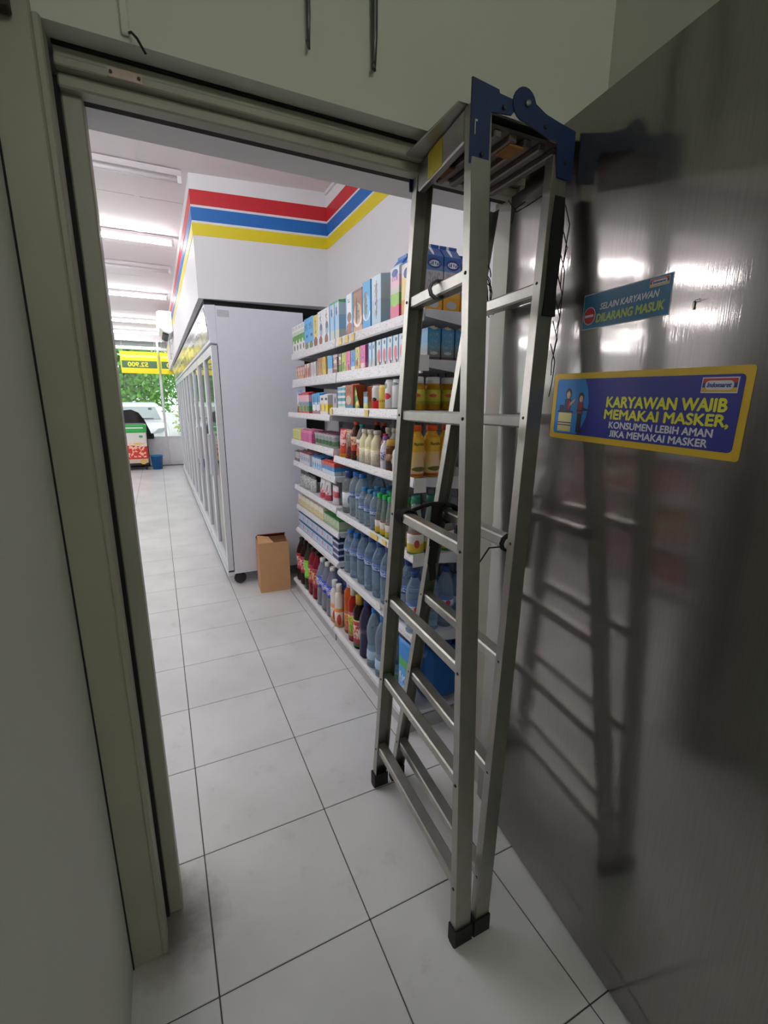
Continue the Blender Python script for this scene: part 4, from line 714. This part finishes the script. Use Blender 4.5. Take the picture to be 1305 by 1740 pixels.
# bottom deck
ZB = 0.105
def lbl(c1, c2, c3=W_): return prnt([(0, c1), (0.12, c2), (0.88, c1)], [(0.35, 0.5, 0.16, 0.35, c3)], [(0, 1, 0.2, 0.8, c3)], 'X')
COLA = plast((40, 22, 22), 0.05)
one('pet', 0.045, 0.330, COLA, BLACK, (0.28, 0.66, lbl((150, 24, 40), (190, 36, 50))), [1.135, 1.038], 0.885, ZB, 'dark soda bottle with red label at far end of bottom shelf', 'soda_bottle', 'red label sodas')
one('pet', 0.045, 0.335, plast((50, 54, 40), 0.05), BLACK, (0.26, 0.66, lbl((100, 190, 40), (126, 214, 60), (126, 214, 60))), 0.938, 0.885, ZB, 'dark soda bottle with lime green label on bottom shelf', 'soda_bottle')
one('pet', 0.045, 0.335, plast((120, 24, 40), 0.1), BLACK, (0.26, 0.66, lbl((150, 24, 50), (170, 30, 56), (226, 206, 150))), [0.838, 0.742], 0.885, ZB, 'crimson soda bottle with red and white label on bottom shelf', 'soda_bottle', 'crimson sodas')
one('pet', 0.045, 0.322, plast((206, 212, 222), 0.7), WHITE_PL, (0.40, 0.66, lbl((26, 60, 170), (34, 76, 200))), [0.640, 0.543, 0.446], [0.885, 0.98], ZB, 'clear white-capped bottle with royal blue label, bottom', 'isotonic_bottle', 'royal blue label bottles')
one('slim', 0.029, 0.268, plast((226, 220, 214), 0.0, 0.25), WHITE_PL, (0.02, 0.46, prnt([(0, (220, 160, 100)), (0.3, (226, 216, 210)), (0.8, (226, 140, 60))], [(0.3, 0.4, 0.2, 0.3, (200, 60, 50))], axis='X')), [0.368, 0.295], 0.868, ZB, 'slim white and orange syrup bottle on bottom shelf', 'syrup_bottle', 'white orange syrups')
one('slim', 0.040, 0.338, plast((196, 84, 24), 0.15), WHITE_PL, (0.03, 0.42, lbl((150, 60, 30), (196, 150, 60), (200, 40, 60))), 0.200, 0.905, ZB, 'tall orange syrup bottle with white cap on bottom shelf', 'syrup_bottle')
one('slim', 0.032, 0.325, plast((170, 40, 30), 0.1), mat('cap_cream', (220, 214, 200), 0.4), (0.05, 0.55, lbl((170, 40, 90), (206, 180, 60), (90, 160, 60))), 0.105, 0.885, ZB, 'red and lime syrup bottle left of the gold-capped one', 'syrup_bottle')
one('slim', 0.037, 0.305, plast((40, 26, 26), 0.05), YLC, (0.05, 0.56, prnt([(0, (60, 120, 50)), (0.12, (190, 40, 40)), (0.8, (170, 24, 34)), (0.95, (200, 190, 120))], [(0.35, 0.5, 0.2, 0.2, (236, 226, 216))], [(0, 1, 0.3, 0.8, (240, 220, 200))], 'X')), 0.018, 0.885, ZB, 'black bottle with gold cap and red label on bottom shelf', 'syrup_bottle')
one('pet', 0.043, 0.310, plast((70, 66, 96), 0.25), NVC, (0.44, 0.54, lbl((50, 40, 70), (60, 50, 80), (70, 60, 90))), -0.080, 0.885, ZB, 'dusky purple bottle left of the clear ones on bottom shelf', 'soda_bottle')
one('pet', 0.045, 0.315, WAT2, BLC, (0.14, 0.30, prnt([(0, (170, 196, 216))], [(0.4, 0.5, 0.14, 0.3, (90, 160, 70))], axis='X')), [-0.182, -0.282, -0.380], [0.885], ZB, 'large clear water bottle on bottom shelf beside the ladder', 'water_bottle', 'large waters bottom shelf')
boxes('pouch', -0.455, -0.585, 1, 0.30, 0.06, prnt([(0, (90, 180, 90)), (0.12, (40, 130, 210)), (0.5, (60, 150, 220)), (0.6, (70, 170, 80)), (0.72, (40, 130, 210))], [], [(0.1, 0.9, 0.2, 0.5, (190, 220, 240))]), 0.835, ZB, 'refill_pouch', 'blue and green refill pouch at near end of bottom shelf', 'x', 'pouch')
wp = tag(empty('wrapped_water_pack', (1.065, -0.50, ZB-0.0035)), 'shrink-wrapped blue water pack at near end of bottom shelf', 'pack')
MB().box(-0.115, 0.15, -0.085, 0.15, 0.0, 0.25).build('film', plast((50, 110, 180), 0.25, 0.15), wp, bevel=0.03)
for i in range(3): MB().lathe([(0.018, 0), (0.018, 0.03)], 12).build('bottle_top', NVC, wp, (-0.07+0.09*i, -0.03, 0.247))

# ------------------------------------------------------------------ shelf across the aisle (seen mirrored in the steel door)
gl = tag(empty('aisle_shelving', (-1.55, -0.55, 0)), 'white shelving across the aisle, seen mirrored in the steel door', 'shelving')
MB().box(-0.02, 0.0, 0, 3.0, 0, 1.6).build('back_panel', BACKP, gl)
for z in (0.1, 0.42, 0.74, 1.06, 1.36):
    s_ = MB().box(0.0, 0.38, 0, 3.0, z-0.02, z).build('shelf', SHELF_W, gl); MB().box(0.375, 0.385, 0, 3.0, z-0.035, z+0.004).build('price_rail', RAIL_W, s_)
cols = [(200, 50, 44), (226, 190, 60), (60, 120, 190), (220, 220, 220), (90, 150, 70), (190, 110, 60), (206, 120, 150), (120, 80, 60)]
for z in (0.1, 0.42, 0.74, 1.06, 1.36):
    for k in range(14):
        c1, c2 = random.choice(cols), random.choice(cols)
        if (k, z) == (0, 0.1): MSN = [pouch_mesh(0.19, 0.23, 0.08, prnt([(0, a), (0.3, b_), (0.75, a)], [(0.5, 0.5, 0.3, 0.2, W_)], [(0.1, 0.9, 0.2, 0.9, b_)])) for a, b_ in zip(cols, cols[3:]+cols[:3])]
        o = link_mesh('snack_bag', random.choice(MSN)); o.location = (-1.26, -0.43+0.21*k, z+0.0005)
        tag(o, 'snack bag on the shelving across the aisle, mirrored in steel door', 'snack bag', 'snack bags across the aisle')

# ------------------------------------------------------------------ steel door, open into the back room
def steel_mat():
    m, nt, b = newmat('brushed_steel_door'); L = nt.links.new
    tc = nt.nodes.new('ShaderNodeTexCoord'); mp = nt.nodes.new('ShaderNodeMapping'); mp.inputs['Scale'].default_value = (1, 90, 3)
    n = nt.nodes.new('ShaderNodeTexNoise'); n.inputs['Scale'].default_value = 3; n.inputs['Detail'].default_value = 6; L(tc.outputs['Object'], mp.inputs[0]); L(mp.outputs[0], n.inputs['Vector'])
    n2 = nt.nodes.new('ShaderNodeTexNoise'); n2.inputs['Scale'].default_value = 2.5; n2.inputs['Detail'].default_value = 4; L(tc.outputs['Object'], n2.inputs['Vector'])
    r = nt.nodes.new('ShaderNodeValToRGB'); r.color_ramp.elements[0].color = (0.25, 0.234, 0.222, 1); r.color_ramp.elements[1].color = (0.35, 0.332, 0.318, 1); L(n.outputs['Fac'], r.inputs[0]); L(r.outputs[0], b.inputs['Base Color'])
    mr = nt.nodes.new('ShaderNodeMapRange'); mr.inputs[1].default_value = 0.3; mr.inputs[2].default_value = 0.7; mr.inputs[3].default_value = 0.035; mr.inputs[4].default_value = 0.075; L(n2.outputs['Fac'], mr.inputs[0]); L(mr.outputs[0], b.inputs['Roughness'])
    b.inputs['Metallic'].default_value = 1.0
    hz = nt.nodes.new('ShaderNodeBsdfPrincipled'); hz.inputs['Metallic'].default_value = 1.0; hz.inputs['Roughness'].default_value = 0.30; L(r.outputs[0], hz.inputs['Base Color'])
    ms = nt.nodes.new('ShaderNodeMixShader'); ms.inputs[0].default_value = 0.40; L(b.outputs[0], ms.inputs[1]); L(hz.outputs[0], ms.inputs[2]); L(ms.outputs[0], nt.nodes['Material Output'].inputs['Surface'])
    bp = nt.nodes.new('ShaderNodeBump'); bp.inputs['Strength'].default_value = 0.05; bp.inputs['Distance'].default_value = 0.002; L(n.outputs['Fac'], bp.inputs['Height'])
    n3 = nt.nodes.new('ShaderNodeTexNoise'); n3.inputs['Scale'].default_value = 7; n3.inputs['Detail'].default_value = 2; L(tc.outputs['Object'], n3.inputs['Vector'])
    b2_ = nt.nodes.new('ShaderNodeBump'); b2_.inputs['Strength'].default_value = 0.10; b2_.inputs['Distance'].default_value = 0.006; L(n3.outputs['Fac'], b2_.inputs['Height']); L(bp.outputs['Normal'], b2_.inputs['Normal']); L(b2_.outputs['Normal'], b.inputs['Normal'])
    return m
STEEL = steel_mat()
ANG = math.radians(-6.08); DM = Matrix.Translation((0.880, -1.38, 0)) @ Matrix.Rotation(ANG, 4, 'Z')
dr = struct(empty('door_1', (0.880, -1.38, 0), ANG), 'brushed steel door standing open on the right')
MB().prism([(-0.52, 0.010), (0.392, 0.010), (0.392, 1.95), (0.335, 1.95), (0.335, 2.026), (-0.52, 2.026)], 'x', 0, 0.034).build('leaf', STEEL, dr, bevel=0.002)
for z in (0.25, 1.0, 1.75): MB().lathe([(0.008, 0), (0.008, 0.1)], 10).build('hinge', ALU, dr, (0.040, 0.386, z))
SIGN_AX = Matrix(((0, 0, -1, 0), (-1, 0, 0, 0), (0, 1, 0, 0), (0, 0, 0, 1)))   # local x right, y up, z out of the door
def sign_root(name, t, z, tilt, label):
    o = empty(name); o.matrix_world = DM @ Matrix.Translation((-0.0002, t, z)) @ SIGN_AX @ Matrix.Rotation(math.radians(tilt), 4, 'Z')
    return tag(o, label, 'sign')
def rrect(w, h, r, n=5):
    pts = []
    for cx, cy, a0 in ((w/2-r, h/2-r, 0), (-w/2+r, h/2-r, 90), (-w/2+r, -h/2+r, 180), (w/2-r, -h/2+r, 270)):
        for k in range(n+1): a = math.radians(a0+90*k/n); pts.append((cx+r*math.cos(a), cy+r*math.sin(a)))
    return pts
def ell(cx, cy, rx, ry, n=24): return [(cx+rx*math.cos(2*math.pi*k/n), cy+ry*math.sin(2*math.pi*k/n)) for k in range(n)]
def flat(name, poly, lay, m, parent, off=(0, 0)): return MB().prism([(p[0]+off[0], p[1]+off[1]) for p in poly], 'z', 0.0004*lay, 0.0004*lay+0.0004).build(name, m, parent)
def rect(x0, x1, y0, y1): return [(x0, y0), (x1, y0), (x1, y1), (x0, y1)]
def word(txt, x0, y0, cap, width, lay, m, parent, bold=0.0, shear=0.0):
    t = text_mesh(txt, cap/0.70, shear=shear, width=width, ext=0.00015); mb = MB(); q = bold*cap
    V = [list(v.co) for v in t.vertices]; Fc = [tuple(p.vertices) for p in t.polygons]
    grp = list(range(len(V)))                       # letters whose tail drops below the line (J) are lifted onto it
    def root(i):
        while grp[i] != i: grp[i] = grp[grp[i]]; i = grp[i]
        return i
    for f_ in Fc:
        for i in f_[1:]: grp[root(i)] = root(f_[0])
    comp = {}
    for i in range(len(V)): comp.setdefault(root(i), []).append(i)
    for ids in comp.values():
        lo, hi = min(V[i][1] for i in ids), max(V[i][1] for i in ids)
        if lo < -0.06*cap and hi > 0.5*cap:
            for i in ids: V[i][1] = (V[i][1]-lo)/(hi-lo)*hi
    for k, (dx, dy) in enumerate(((0, 0), (-q, 0), (q, 0), (0, -q), (0, q)) if q else ((0, 0),)): mb.add([(a+dx, b+dy, c+k*0.00001) for a, b, c in V], Fc)
    me = mb.mesh('lettering', m)
    return link_mesh('lettering', me, parent, (x0, y0, 0.0004*lay+0.0002))
SG = dict(rough=0.45, var=0.03)
S_YEL = mat('sign_yellow', (226, 186, 18), **SG); S_BLU = mat('sign_deep_blue', (14, 28, 146), **SG); S_CYAN = mat('sign_cyan', (14, 136, 222), **SG); S_TXTY = mat('sign_text_yellow', (238, 236, 40), **SG)
S_W = mat('sign_white', (226, 228, 240), **SG); S_TEAL = mat('sign_teal', (18, 108, 156), **SG); S_RED = mat('sign_red', (196, 44, 36), **SG); S_SKIN = mat('sign_skin', (224, 176, 150), **SG)
S_HAIR = mat('sign_hair', (30, 26, 46), **SG); S_CREAM = mat('sign_cream', (226, 216, 150), **SG); S_NAVY = mat('sign_navy', (24, 34, 96), **SG); S_LIME = mat('sign_text_lime', (188, 206, 96), **SG); S_MAR = mat('sign_maroon', (150, 40, 60), **SG)
def logo(parent, cx, cy, w, h, lay):
    flat('logo_frame', rect(cx-w/2, cx+w/2, cy-h/2, cy+h/2), lay, S_W, parent); i = h*0.07
    y0, hh = cy-h/2+i, (h-2*i)/3
    for k, m in enumerate((S_YEL, S_BLU, S_RED)): flat('logo_stripe', rect(cx-w/2+i, cx+w/2-i, y0+k*hh, y0+(k+1)*hh), lay+1, m, parent)
    flat('logo_oval', rrect(w*0.78, h*0.58, h*0.28), lay+2, S_W, parent, (cx, cy))
    word('Indomaret', cx-w*0.33, cy-h*0.13, h*0.30, w*0.66, lay+3, S_BLU, parent, 0.03, 0.25)
b1 = sign_root('wall_sign', -0.077, 1.393, -1.4, 'large blue sign with yellow border about wearing masks, on the steel door')
BW, BH = 0.464, 0.153
flat('border', rrect(BW, BH, 0.006), 0, S_YEL, b1); flat('panel', rrect(BW-0.026, BH-0.026, 0.008), 1, S_BLU, b1)
flat('picture_field', [(-0.217, -0.062), (-0.14, -0.062), (-0.125, -0.045), (-0.113, -0.02), (-0.110, 0.01), (-0.116, 0.04), (-0.128, 0.063), (-0.217, 0.063)], 2, S_CYAN, b1)
word('KARYAWAN WAJIB', -0.058, 0.003, 0.0215, 0.256, 2, S_TXTY, b1, 0.055, 0.0); word('MEMAKAI MASKER,', -0.060, -0.0215, 0.0195, 0.265, 2, S_TXTY, b1, 0.055, 0.0)
word('KONSUMEN LEBIH AMAN', -0.044, -0.0405, 0.0135, 0.226, 2, S_W, b1, 0.045); word('JIKA MEMAKAI MASKER', -0.040, -0.0585, 0.0135, 0.216, 2, S_W, b1, 0.045)
logo(b1, 0.179, 0.046, 0.062, 0.026, 2)
# counter and two small printed staff figures
flat('printed_counter', rect(-0.205, -0.160, -0.058, -0.012), 3, S_CREAM, b1); flat('counter_top', rect(-0.208, -0.157, -0.014, -0.009), 4, S_NAVY, b1)
for y in (-0.038, -0.044): flat('counter_line', rect(-0.205, -0.160, y, y+0.002), 4, S_NAVY, b1)
for cx, cy, s_, fa in ((-0.177, 0.024, 1.0, 1), (-0.135, 0.016, 0.9, 0)):
    f_ = flat('printed_figure', [(cx-0.011*s_, cy-0.034*s_), (cx+0.011*s_, cy-0.034*s_), (cx+0.010*s_, cy-0.006*s_), (cx-0.010*s_, cy-0.006*s_)], 3, S_NAVY if fa else S_MAR, b1)
    flat('printed_hair', ell(cx, cy+0.006*s_, 0.0095*s_, 0.013*s_), 3, S_HAIR, b1); flat('printed_face', ell(cx+0.001, cy+0.003*s_, 0.0062*s_, 0.0085*s_), 4, S_SKIN, b1)
    flat('printed_arm', [(cx+0.006, cy-0.024), (cx+0.024, cy-0.010 if fa else cy-0.020), (cx+0.026, cy-0.004 if fa else cy-0.023), (cx+0.006, cy-0.016)], 4, S_SKIN if fa else S_NAVY, b1)
    if fa: flat('printed_bag', rect(cx-0.026, cx-0.013, cy-0.034, cy-0.020), 4, S_HAIR, b1); flat('printed_apron', rect(cx+0.002, cx+0.009, cy-0.030, cy-0.010), 4, S_RED, b1)
    else: flat('printed_legs', rect(cx-0.007, cx+0.007, cy-0.074, cy-0.034*s_), 3, S_HAIR, b1); flat('printed_belt', rect(cx-0.010, cx+0.010, cy-0.026, cy-0.022), 4, S_NAVY, b1)
b2 = sign_root('wall_sign', -0.032, 1.601, -0.6, 'small teal no-entry sign above the larger blue sign on the steel door')
flat('border', rect(-0.110, 0.110, -0.0365, 0.0365), 0, S_W, b2); flat('panel', rect(-0.1085, 0.1085, -0.035, 0.035), 1, S_TEAL, b2)
flat('icon_rim', ell(-0.089, -0.009, 0.0175, 0.0185), 2, S_W, b2); flat('icon_disc', ell(-0.089, -0.009, 0.0158, 0.0168), 3, S_RED, b2); flat('icon_bar', rect(-0.1015, -0.0765, -0.0115, -0.0065), 4, S_W, b2)
word('SELAIN KARYAWAN', -0.060, 0.000, 0.0125, 0.144, 2, S_W, b2, 0.03, 0.2); word('DILARANG MASUK', -0.068, -0.0245, 0.0165, 0.166, 2, S_LIME, b2, 0.05, 0.1)
logo(b2, 0.082, 0.0255, 0.042, 0.0145, 2)
hs = tag(empty('small_hook'), 'tiny metal hook on the steel door right of small sign', 'hook'); hs.matrix_world = DM @ Matrix.Translation((-0.0005, -0.19, 1.572)) @ SIGN_AX
MB().box(-0.0012, 0.0012, -0.008, 0.005, 0, 0.002).build('hook_plate', ALU, hs); MB().tube([(0, 0.004, 0.003), (0.006, 0.006, 0.006), (0.014, 0.006, 0.006)], 0.0007, 6).build('hook_wire', ALU, hs)

# ------------------------------------------------------------------ the folded step ladder
LX, LY = 0.63, -1.07
lad = tag(empty('step_ladder', (LX, LY, 0)), 'aluminium step ladder with blue brackets standing folded in the doorway', 'ladder')
BLUE = mat('ladder_blue_bracket', (21, 44, 90), 0.45, var=0.3, scale=40)
RUB = mat('black_rubber_foot', (20, 19, 19), 0.7)
RW, RT = 0.048, 0.025
def fx_near(z): return 0.572+0.024*z
def fx_far(z): return 0.600+0.025*z
def rx_near(z): return 0.632+0.106*z
def rx_far(z): return 0.672+0.102*z
def y_near(z): return -1.340+0.0711*z     # far side of the near leg
def y_far(z): return -0.795-0.082*z       # near side of the far leg
def leg(name, fx, fy, side, z0, z1, w=RW):
    t_ = 0.003; prof = [(0, 0), (t_, 0), (t_, RT-t_), (w-t_, RT-t_), (w-t_, 0), (w, 0), (w, RT), (0, RT)]   # channel, open towards the rungs
    vs = [(fx(z)-LX+px, fy(z)-LY+py*side, z) for z in (z0, z1) for px, py in prof]
    fs = [(k, (k+1) % 8, (k+1) % 8+8, k+8) for k in range(8)] + [(0, 1, 2, 7), (2, 3, 6, 7), (3, 4, 5, 6), (8, 9, 10, 15), (10, 11, 14, 15), (11, 12, 13, 14)]
    l = MB().add(vs, fs).build(name, ALU, lad, bevel=0.0007)
    x, y = fx(0.03)-LX, fy(0.03)-LY; y0, y1 = (y-RT, y) if side < 0 else (y, y+RT); e = 0.0035
    MB().prism([(y0-e, 0.006), (y0+0.004, 0), (y1-0.004, 0), (y1+e, 0.006), (y1+e, 0.058), (y0-e, 0.058)], 'x', x-e, x+w+e).build('rubber_foot', RUB, l)
    return l
legs = [leg('leg', fx_near, y_near, -1, 0.02, 1.985), leg('leg', fx_far, y_far, 1, 0.02, 1.965), leg('leg', rx_near, y_near, -1, 0.02, 1.935, 0.044), leg('leg', rx_far, y_far, 1, 0.02, 1.93, 0.044)]
RZ = [0.185+0.30*k for k in range(6)]
for sec, (fa, fb) in enumerate(((fx_near, fx_far), (rx_near, rx_far))):
    for z in RZ:
        z = z - (0.0 if sec == 0 else 0.008)
        a = Vector((fa(z)+0.024-LX, y_near(z)-RT+0.005-LY, z-0.015)); b_ = Vector((fb(z)+0.024-LX, y_far(z)+RT-0.005-LY, z-0.015))
        MB().bar(a, b_, 0.036, 0.030).build('rung', ALU, lad, bevel=0.004)
    for z in RZ:
        for side, fx, fy in ((-1, fa, y_near), (1, fb, y_far)):
            yy = fy(z)-LY + (-RT/2 if side < 0 else RT/2)
            MB().lathe([(0.0042, 0), (0.0036, 0.002), (0.001, 0.0028)], 8).build('rivet', mat('dark_rivet', (60, 58, 56), 0.5, 0.6), lad, (fx(z)-LX, yy, z-0.014), (0, -math.pi/2, 0))
# top step: front beam, ribbed platform
ztop = 1.985
a = Vector((fx_near(ztop)+0.010-LX, y_near(ztop)-LY, 1.955)); b_ = Vector((fx_far(ztop)+0.010-LX, y_far(ztop)-LY, 1.955))
MB().bar(a, b_, 0.020, 0.060).build('top_beam', ALU, lad, bevel=0.003)
m1, m2 = a.lerp(b_, 0.42), a.lerp(b_, 0.74)
MB().bar(m1+Vector((-0.0006, 0, 0.0)), m2+Vector((-0.0006, 0, 0.0)), 0.0205, 0.056).build('yellow_sticker', mat('yellow_sticker', (196, 178, 30), 0.6, var=0.2, scale=60), lad)
PLAT = mat('platform_sheet', (128, 116, 110), 0.5, 0.5, var=0.3, scale=30)
x0, x1, ya, yb = 0.645-LX, 0.885-LX, y_near(1.97)-LY+0.002, y_far(1.97)-LY-0.002
pf = MB().box(x0, x1, ya, yb, 1.968, 1.974).build('platform', PLAT, lad)
for k in range(6):
    xx = x0+0.012+k*(x1-x0-0.034)/5; MB().box(xx, xx+0.020, ya+0.002, yb-0.002, 1.952, 1.968).build('platform_rib', PLAT, pf, bevel=0.003)
MB().box(x0-0.045, x1, ya-0.005, yb+0.035, 1.9865, 1.991).build('top_plate', ALU, lad, bevel=0.001)
for sx, sy, c in ((x0+0.115, ya+0.03, (150, 104, 50)), (x0+0.03, yb-0.07, (120, 84, 60))):
    MB().box(sx-0.018, sx+0.022, sy-0.025, sy+0.025, 1.946, 1.952).build('rust_patch', mat('rust_%d' % c[0], c, 0.8, var=0.3, scale=50), pf, bevel=0.002)
# blue hinge brackets on both sides
for side in (-1, 1):
    yo = (y_near(1.95)-RT-0.0005) if side < 0 else (y_far(1.95)+RT+0.0005); yo -= LY; th = 0.004*side; dx = 0.0 if side < 0 else 0.028
    zl = 1.875 if side < 0 else 1.935
    br = MB().prism([(0.613+dx-LX, zl), (0.655+dx-LX, zl), (0.660+dx-LX, zl+0.005), (0.660+dx-LX, 1.972), (0.712+dx-LX, 1.978), (0.730+dx-LX, 1.998), (0.712+dx-LX, 2.006), (0.680+dx-LX, 2.008), (0.678+dx-LX, 2.014), (0.613+dx-LX, 2.020)], 'y', yo, yo+th).build('bracket', BLUE, lad)
    hy = yo+th
    MB().lathe([(0.030, 0), (0.030, 0.004)], 20).build('hinge_disc', BLUE, br, (0.742+dx-LX, hy+(0 if side < 0 else 0.004), 2.002), (math.pi/2, 0, 0))
    MB().lathe([(0.007, 0), (0.007, 0.004), (0.004, 0.006)], 10).build('bolt', ALU, br, (0.748+dx-LX, hy-(0.004 if side < 0 else -0.008), 2.004), (math.pi/2, 0, 0))
    MB().prism([(0.745+dx-LX, 1.972), (0.770+dx-LX, 2.010), (0.800+dx-LX, 1.998), (0.836+dx-LX, 1.992), (0.888+dx*0.5-LX, 1.985), (0.888+dx*0.5-LX, 1.890), (0.845+dx*0.5-LX, 1.890), (0.838+dx*0.5-LX, 1.955), (0.800+dx-LX, 1.960)], 'y', yo+th*1.05, yo+th*2).build('rear_bracket', BLUE, lad)
    for bx, bz in ((0.640, zl+0.018), (0.69, 1.985), (0.865, 1.92), (0.80, 1.975)):
        MB().lathe([(0.005, 0), (0.004, 0.002)], 8).build('bolt', mat('dark_rivet', (60, 58, 56)), br, (bx+dx-LX, hy+(-0.004 if side < 0 else 0.006), bz), (math.pi/2, 0, 0))
wt = MB().box(0.628-LX, 0.6295-LX, y_near(1.95)-RT-0.0055-LY, y_near(1.95)-RT-0.004-LY, 1.925, 1.95).box(0.628-LX, 0.634-LX, y_near(1.95)-RT-0.0055-LY, y_near(1.95)-RT-0.004-LY, 1.948, 1.951).build('scratch', mat('bare_metal_scratch', (200, 200, 196), 0.5), legs[0])
wt.location.x = -0.006
# black cords, straps and tape
def coil(c, r, n, pitch, rad, axis_y=True):
    pts = []
    for k in range(n*10+1):
        t = 2*math.pi*k/10; pts.append((c[0]+r[0]*math.cos(t), c[1]+pitch*k/10, c[2]+r[1]*math.sin(t)))
    return MB().tube(pts, rad, 6)
z3 = RZ[3]; xr, yr = fx_far(z3)+0.024-LX, y_far(z3)-LY
coil((xr, yr-0.055, z3-0.014), (0.026, 0.022), 4, 0.011, 0.0045).build('strap_coil', BLACKC, lad)
MB().tube([(xr+0.02, yr-0.03, z3-0.0), (xr+0.05, yr-0.04, z3+0.012), (xr+0.085, yr-0.045, z3+0.02), (xr+0.13, yr-0.035, z3+0.015), (xr+0.165, yr-0.02, z3+0.0)], 0.006, 7).build('strap_cord', BLACKC, lad)
xs_, ys_ = rx_far(z3)-LX, y_far(z3)-LY
coil((xs_+0.02, ys_-0.045, z3-0.02), (0.034, 0.028), 3, 0.013, 0.006).build('strap_knot', BLACKC, lad)
rb = MB(); prev = None
strip = [(xs_-0.022, ys_-0.035, z3+0.01), (xs_-0.028, ys_-0.037, z3-0.05), (xs_-0.030, ys_-0.036, z3-0.12), (xs_-0.036, ys_-0.034, z3-0.18), (xs_-0.034, ys_-0.037, z3-0.235)]
for w_, (p, q) in zip((0.045, 0.040, 0.034, 0.026), zip(strip[:-1], strip[1:])): rb.bar(p, q, 0.004, w_, (1, 0.1, 0))
rb.build('strap_ribbon', BLACKC, lad)
zt = RZ[3]-0.02; xn, yn = rx_near(zt)+0.02-LX, y_near(zt)-LY
coil((xn, yn+0.005, zt), (0.026, 0.022), 2, 0.008, 0.0035).build('string_tie', BLACKC, lad)
MB().tube([(xn-0.02, yn+0.02, zt-0.01), (xn-0.05, yn+0.03, zt-0.012), (xn-0.075, yn+0.035, zt-0.05), (xn-0.08, yn+0.04, zt-0.13), (xn-0.078, yn+0.04, zt-0.30)], 0.0022, 6).build('string_end', BLACKC, lad)
coil((fx_near(RZ[5])+0.024-LX, (y_near(RZ[5])+y_far(RZ[5]))/2-LY-0.02, RZ[5]-0.016), (0.024, 0.02), 2, 0.008, 0.003).build('wire_tie', mat('wire_grey', (120, 118, 116), 0.5), lad)
tp = []
for z in (1.60, 1.66, 1.74, 1.80, 1.855):
    x, y = rx_near(z)-LX, y_near(z)-LY; e = 0.003+0.002*math.sin(z*40); tp.append([(x+0.016-e, y-RT-e, z), (x+0.044+e, y-RT-e, z), (x+0.044+e, y+e, z), (x+0.016-e, y+e, z)])
MBt = MB(); vs = [p for s_ in tp for p in s_]; MBt.add(vs, [(i*4+k, i*4+(k+1) % 4, i*4+4+(k+1) % 4, i*4+4+k) for i in range(4) for k in range(4)] + [(3, 2, 1, 0), (16, 17, 18, 19)]); MBt.build('tape_wrap', BLACKC, lad)
for k in range(7):
    z = 1.84-0.05*k; x, y = rx_near(z)-LX, y_near(z)-RT-LY; s_ = random.uniform(-1, 1)
    MB().tube([(x+0.045, y-0.003, z), (x+0.056, y-0.010, z-0.04), (x+0.048+0.006*s_, y-0.012, z-0.09), (x+0.052, y-0.004, z-0.12)], 0.0012, 5).build('loose_thread', BLACKC, lad)
zz = 1.90; x, y = rx_near(1.86)-LX, y_near(1.86)-LY
MB().tube([(x, y, 1.86), (x-0.02, y+0.02, 1.845), (x-0.045, y+0.03, 1.83), (x-0.07, y+0.03, 1.85)], 0.0014, 5).build('loose_wire', BLACKC, lad)
MB().tube([(x-0.03, y+0.02, 1.85), (x-0.05, y+0.03, 1.835), (x-0.065, y+0.02, 1.80)], 0.0014, 5).build('loose_wire', BLACKC, lad)
x, y = rx_far(1.78)-LX, y_far(1.78)-LY
for k in range(14):
    px, py, pz = x+0.012, y-0.012, 1.80-0.008*k; pts = [(px, py, pz)]; dx_, dy_ = random.uniform(-0.006, 0.010), random.uniform(-0.010, 0.0)
    for q in range(random.randint(4, 8)):
        px += dx_*(1 if q < 2 else 0.2)+random.uniform(-0.004, 0.004); py += dy_*(1 if q < 2 else 0.2)+random.uniform(-0.003, 0.002); pz -= random.uniform(0.004, 0.020); pts.append((px, py, pz))
    MB().tube(pts, 0.0016, 5).build('frayed_string', BLACKC, lad)

# ------------------------------------------------------------------ hooks and the shelf edge up on the walls
HK = mat('dull_steel_hook', (110, 112, 108), 0.4, 0.8)
for x, z0, r, lab in ((0.346, 2.096, 0.0042, 'thin steel rod hook hanging above the doorway, left one of two'), (0.490, 2.097, 0.0065, 'thicker steel rod hanging above the doorway, right one of two')):
    h = tag(empty('wall_rod', (x, -1.04, z0)), lab, 'hook')
    MB().tube([(0.0, 0.0, 0.004), (0.001, -0.002, 0.06), (0.0, -0.003, 0.30), (0, 0.004, 0.50)], [r*0.7, r, r*1.3, r*1.3], 8).build('rod', HK, h)
    MB().tube([(0.0, 0, 0.006), (0.0, -0.004, 0.0), (-0.004, -0.010, 0.001), (-0.007, -0.011, 0.008)], r*0.55, 7).build('hook_tip', HK, h)
    MB().box(-0.012, 0.012, 0.0, 0.0095, 0.49, 0.53).build('wall_plate', HK, h)
us = tag(empty('wall_block', (-0.166, -1.0465, 2.0)), 'dark brown block fixed to the door pier in the top left corner', 'block')
DBW = mat('dark_brown_wood', (66, 54, 46), 0.6, var=0.2)
MB().box(-0.034, 0.020, -0.030, 0.0, 0.0, 0.07).build('block_body', DBW, us, bevel=0.003)
for x in (-0.02, 0.008): MB().lathe([(0.003, 0), (0.003, 0.002)], 8).build('screw', HK, us, (x, -0.030, 0.02), (math.pi/2, 0, 0))
print('goods', COUNT[0])
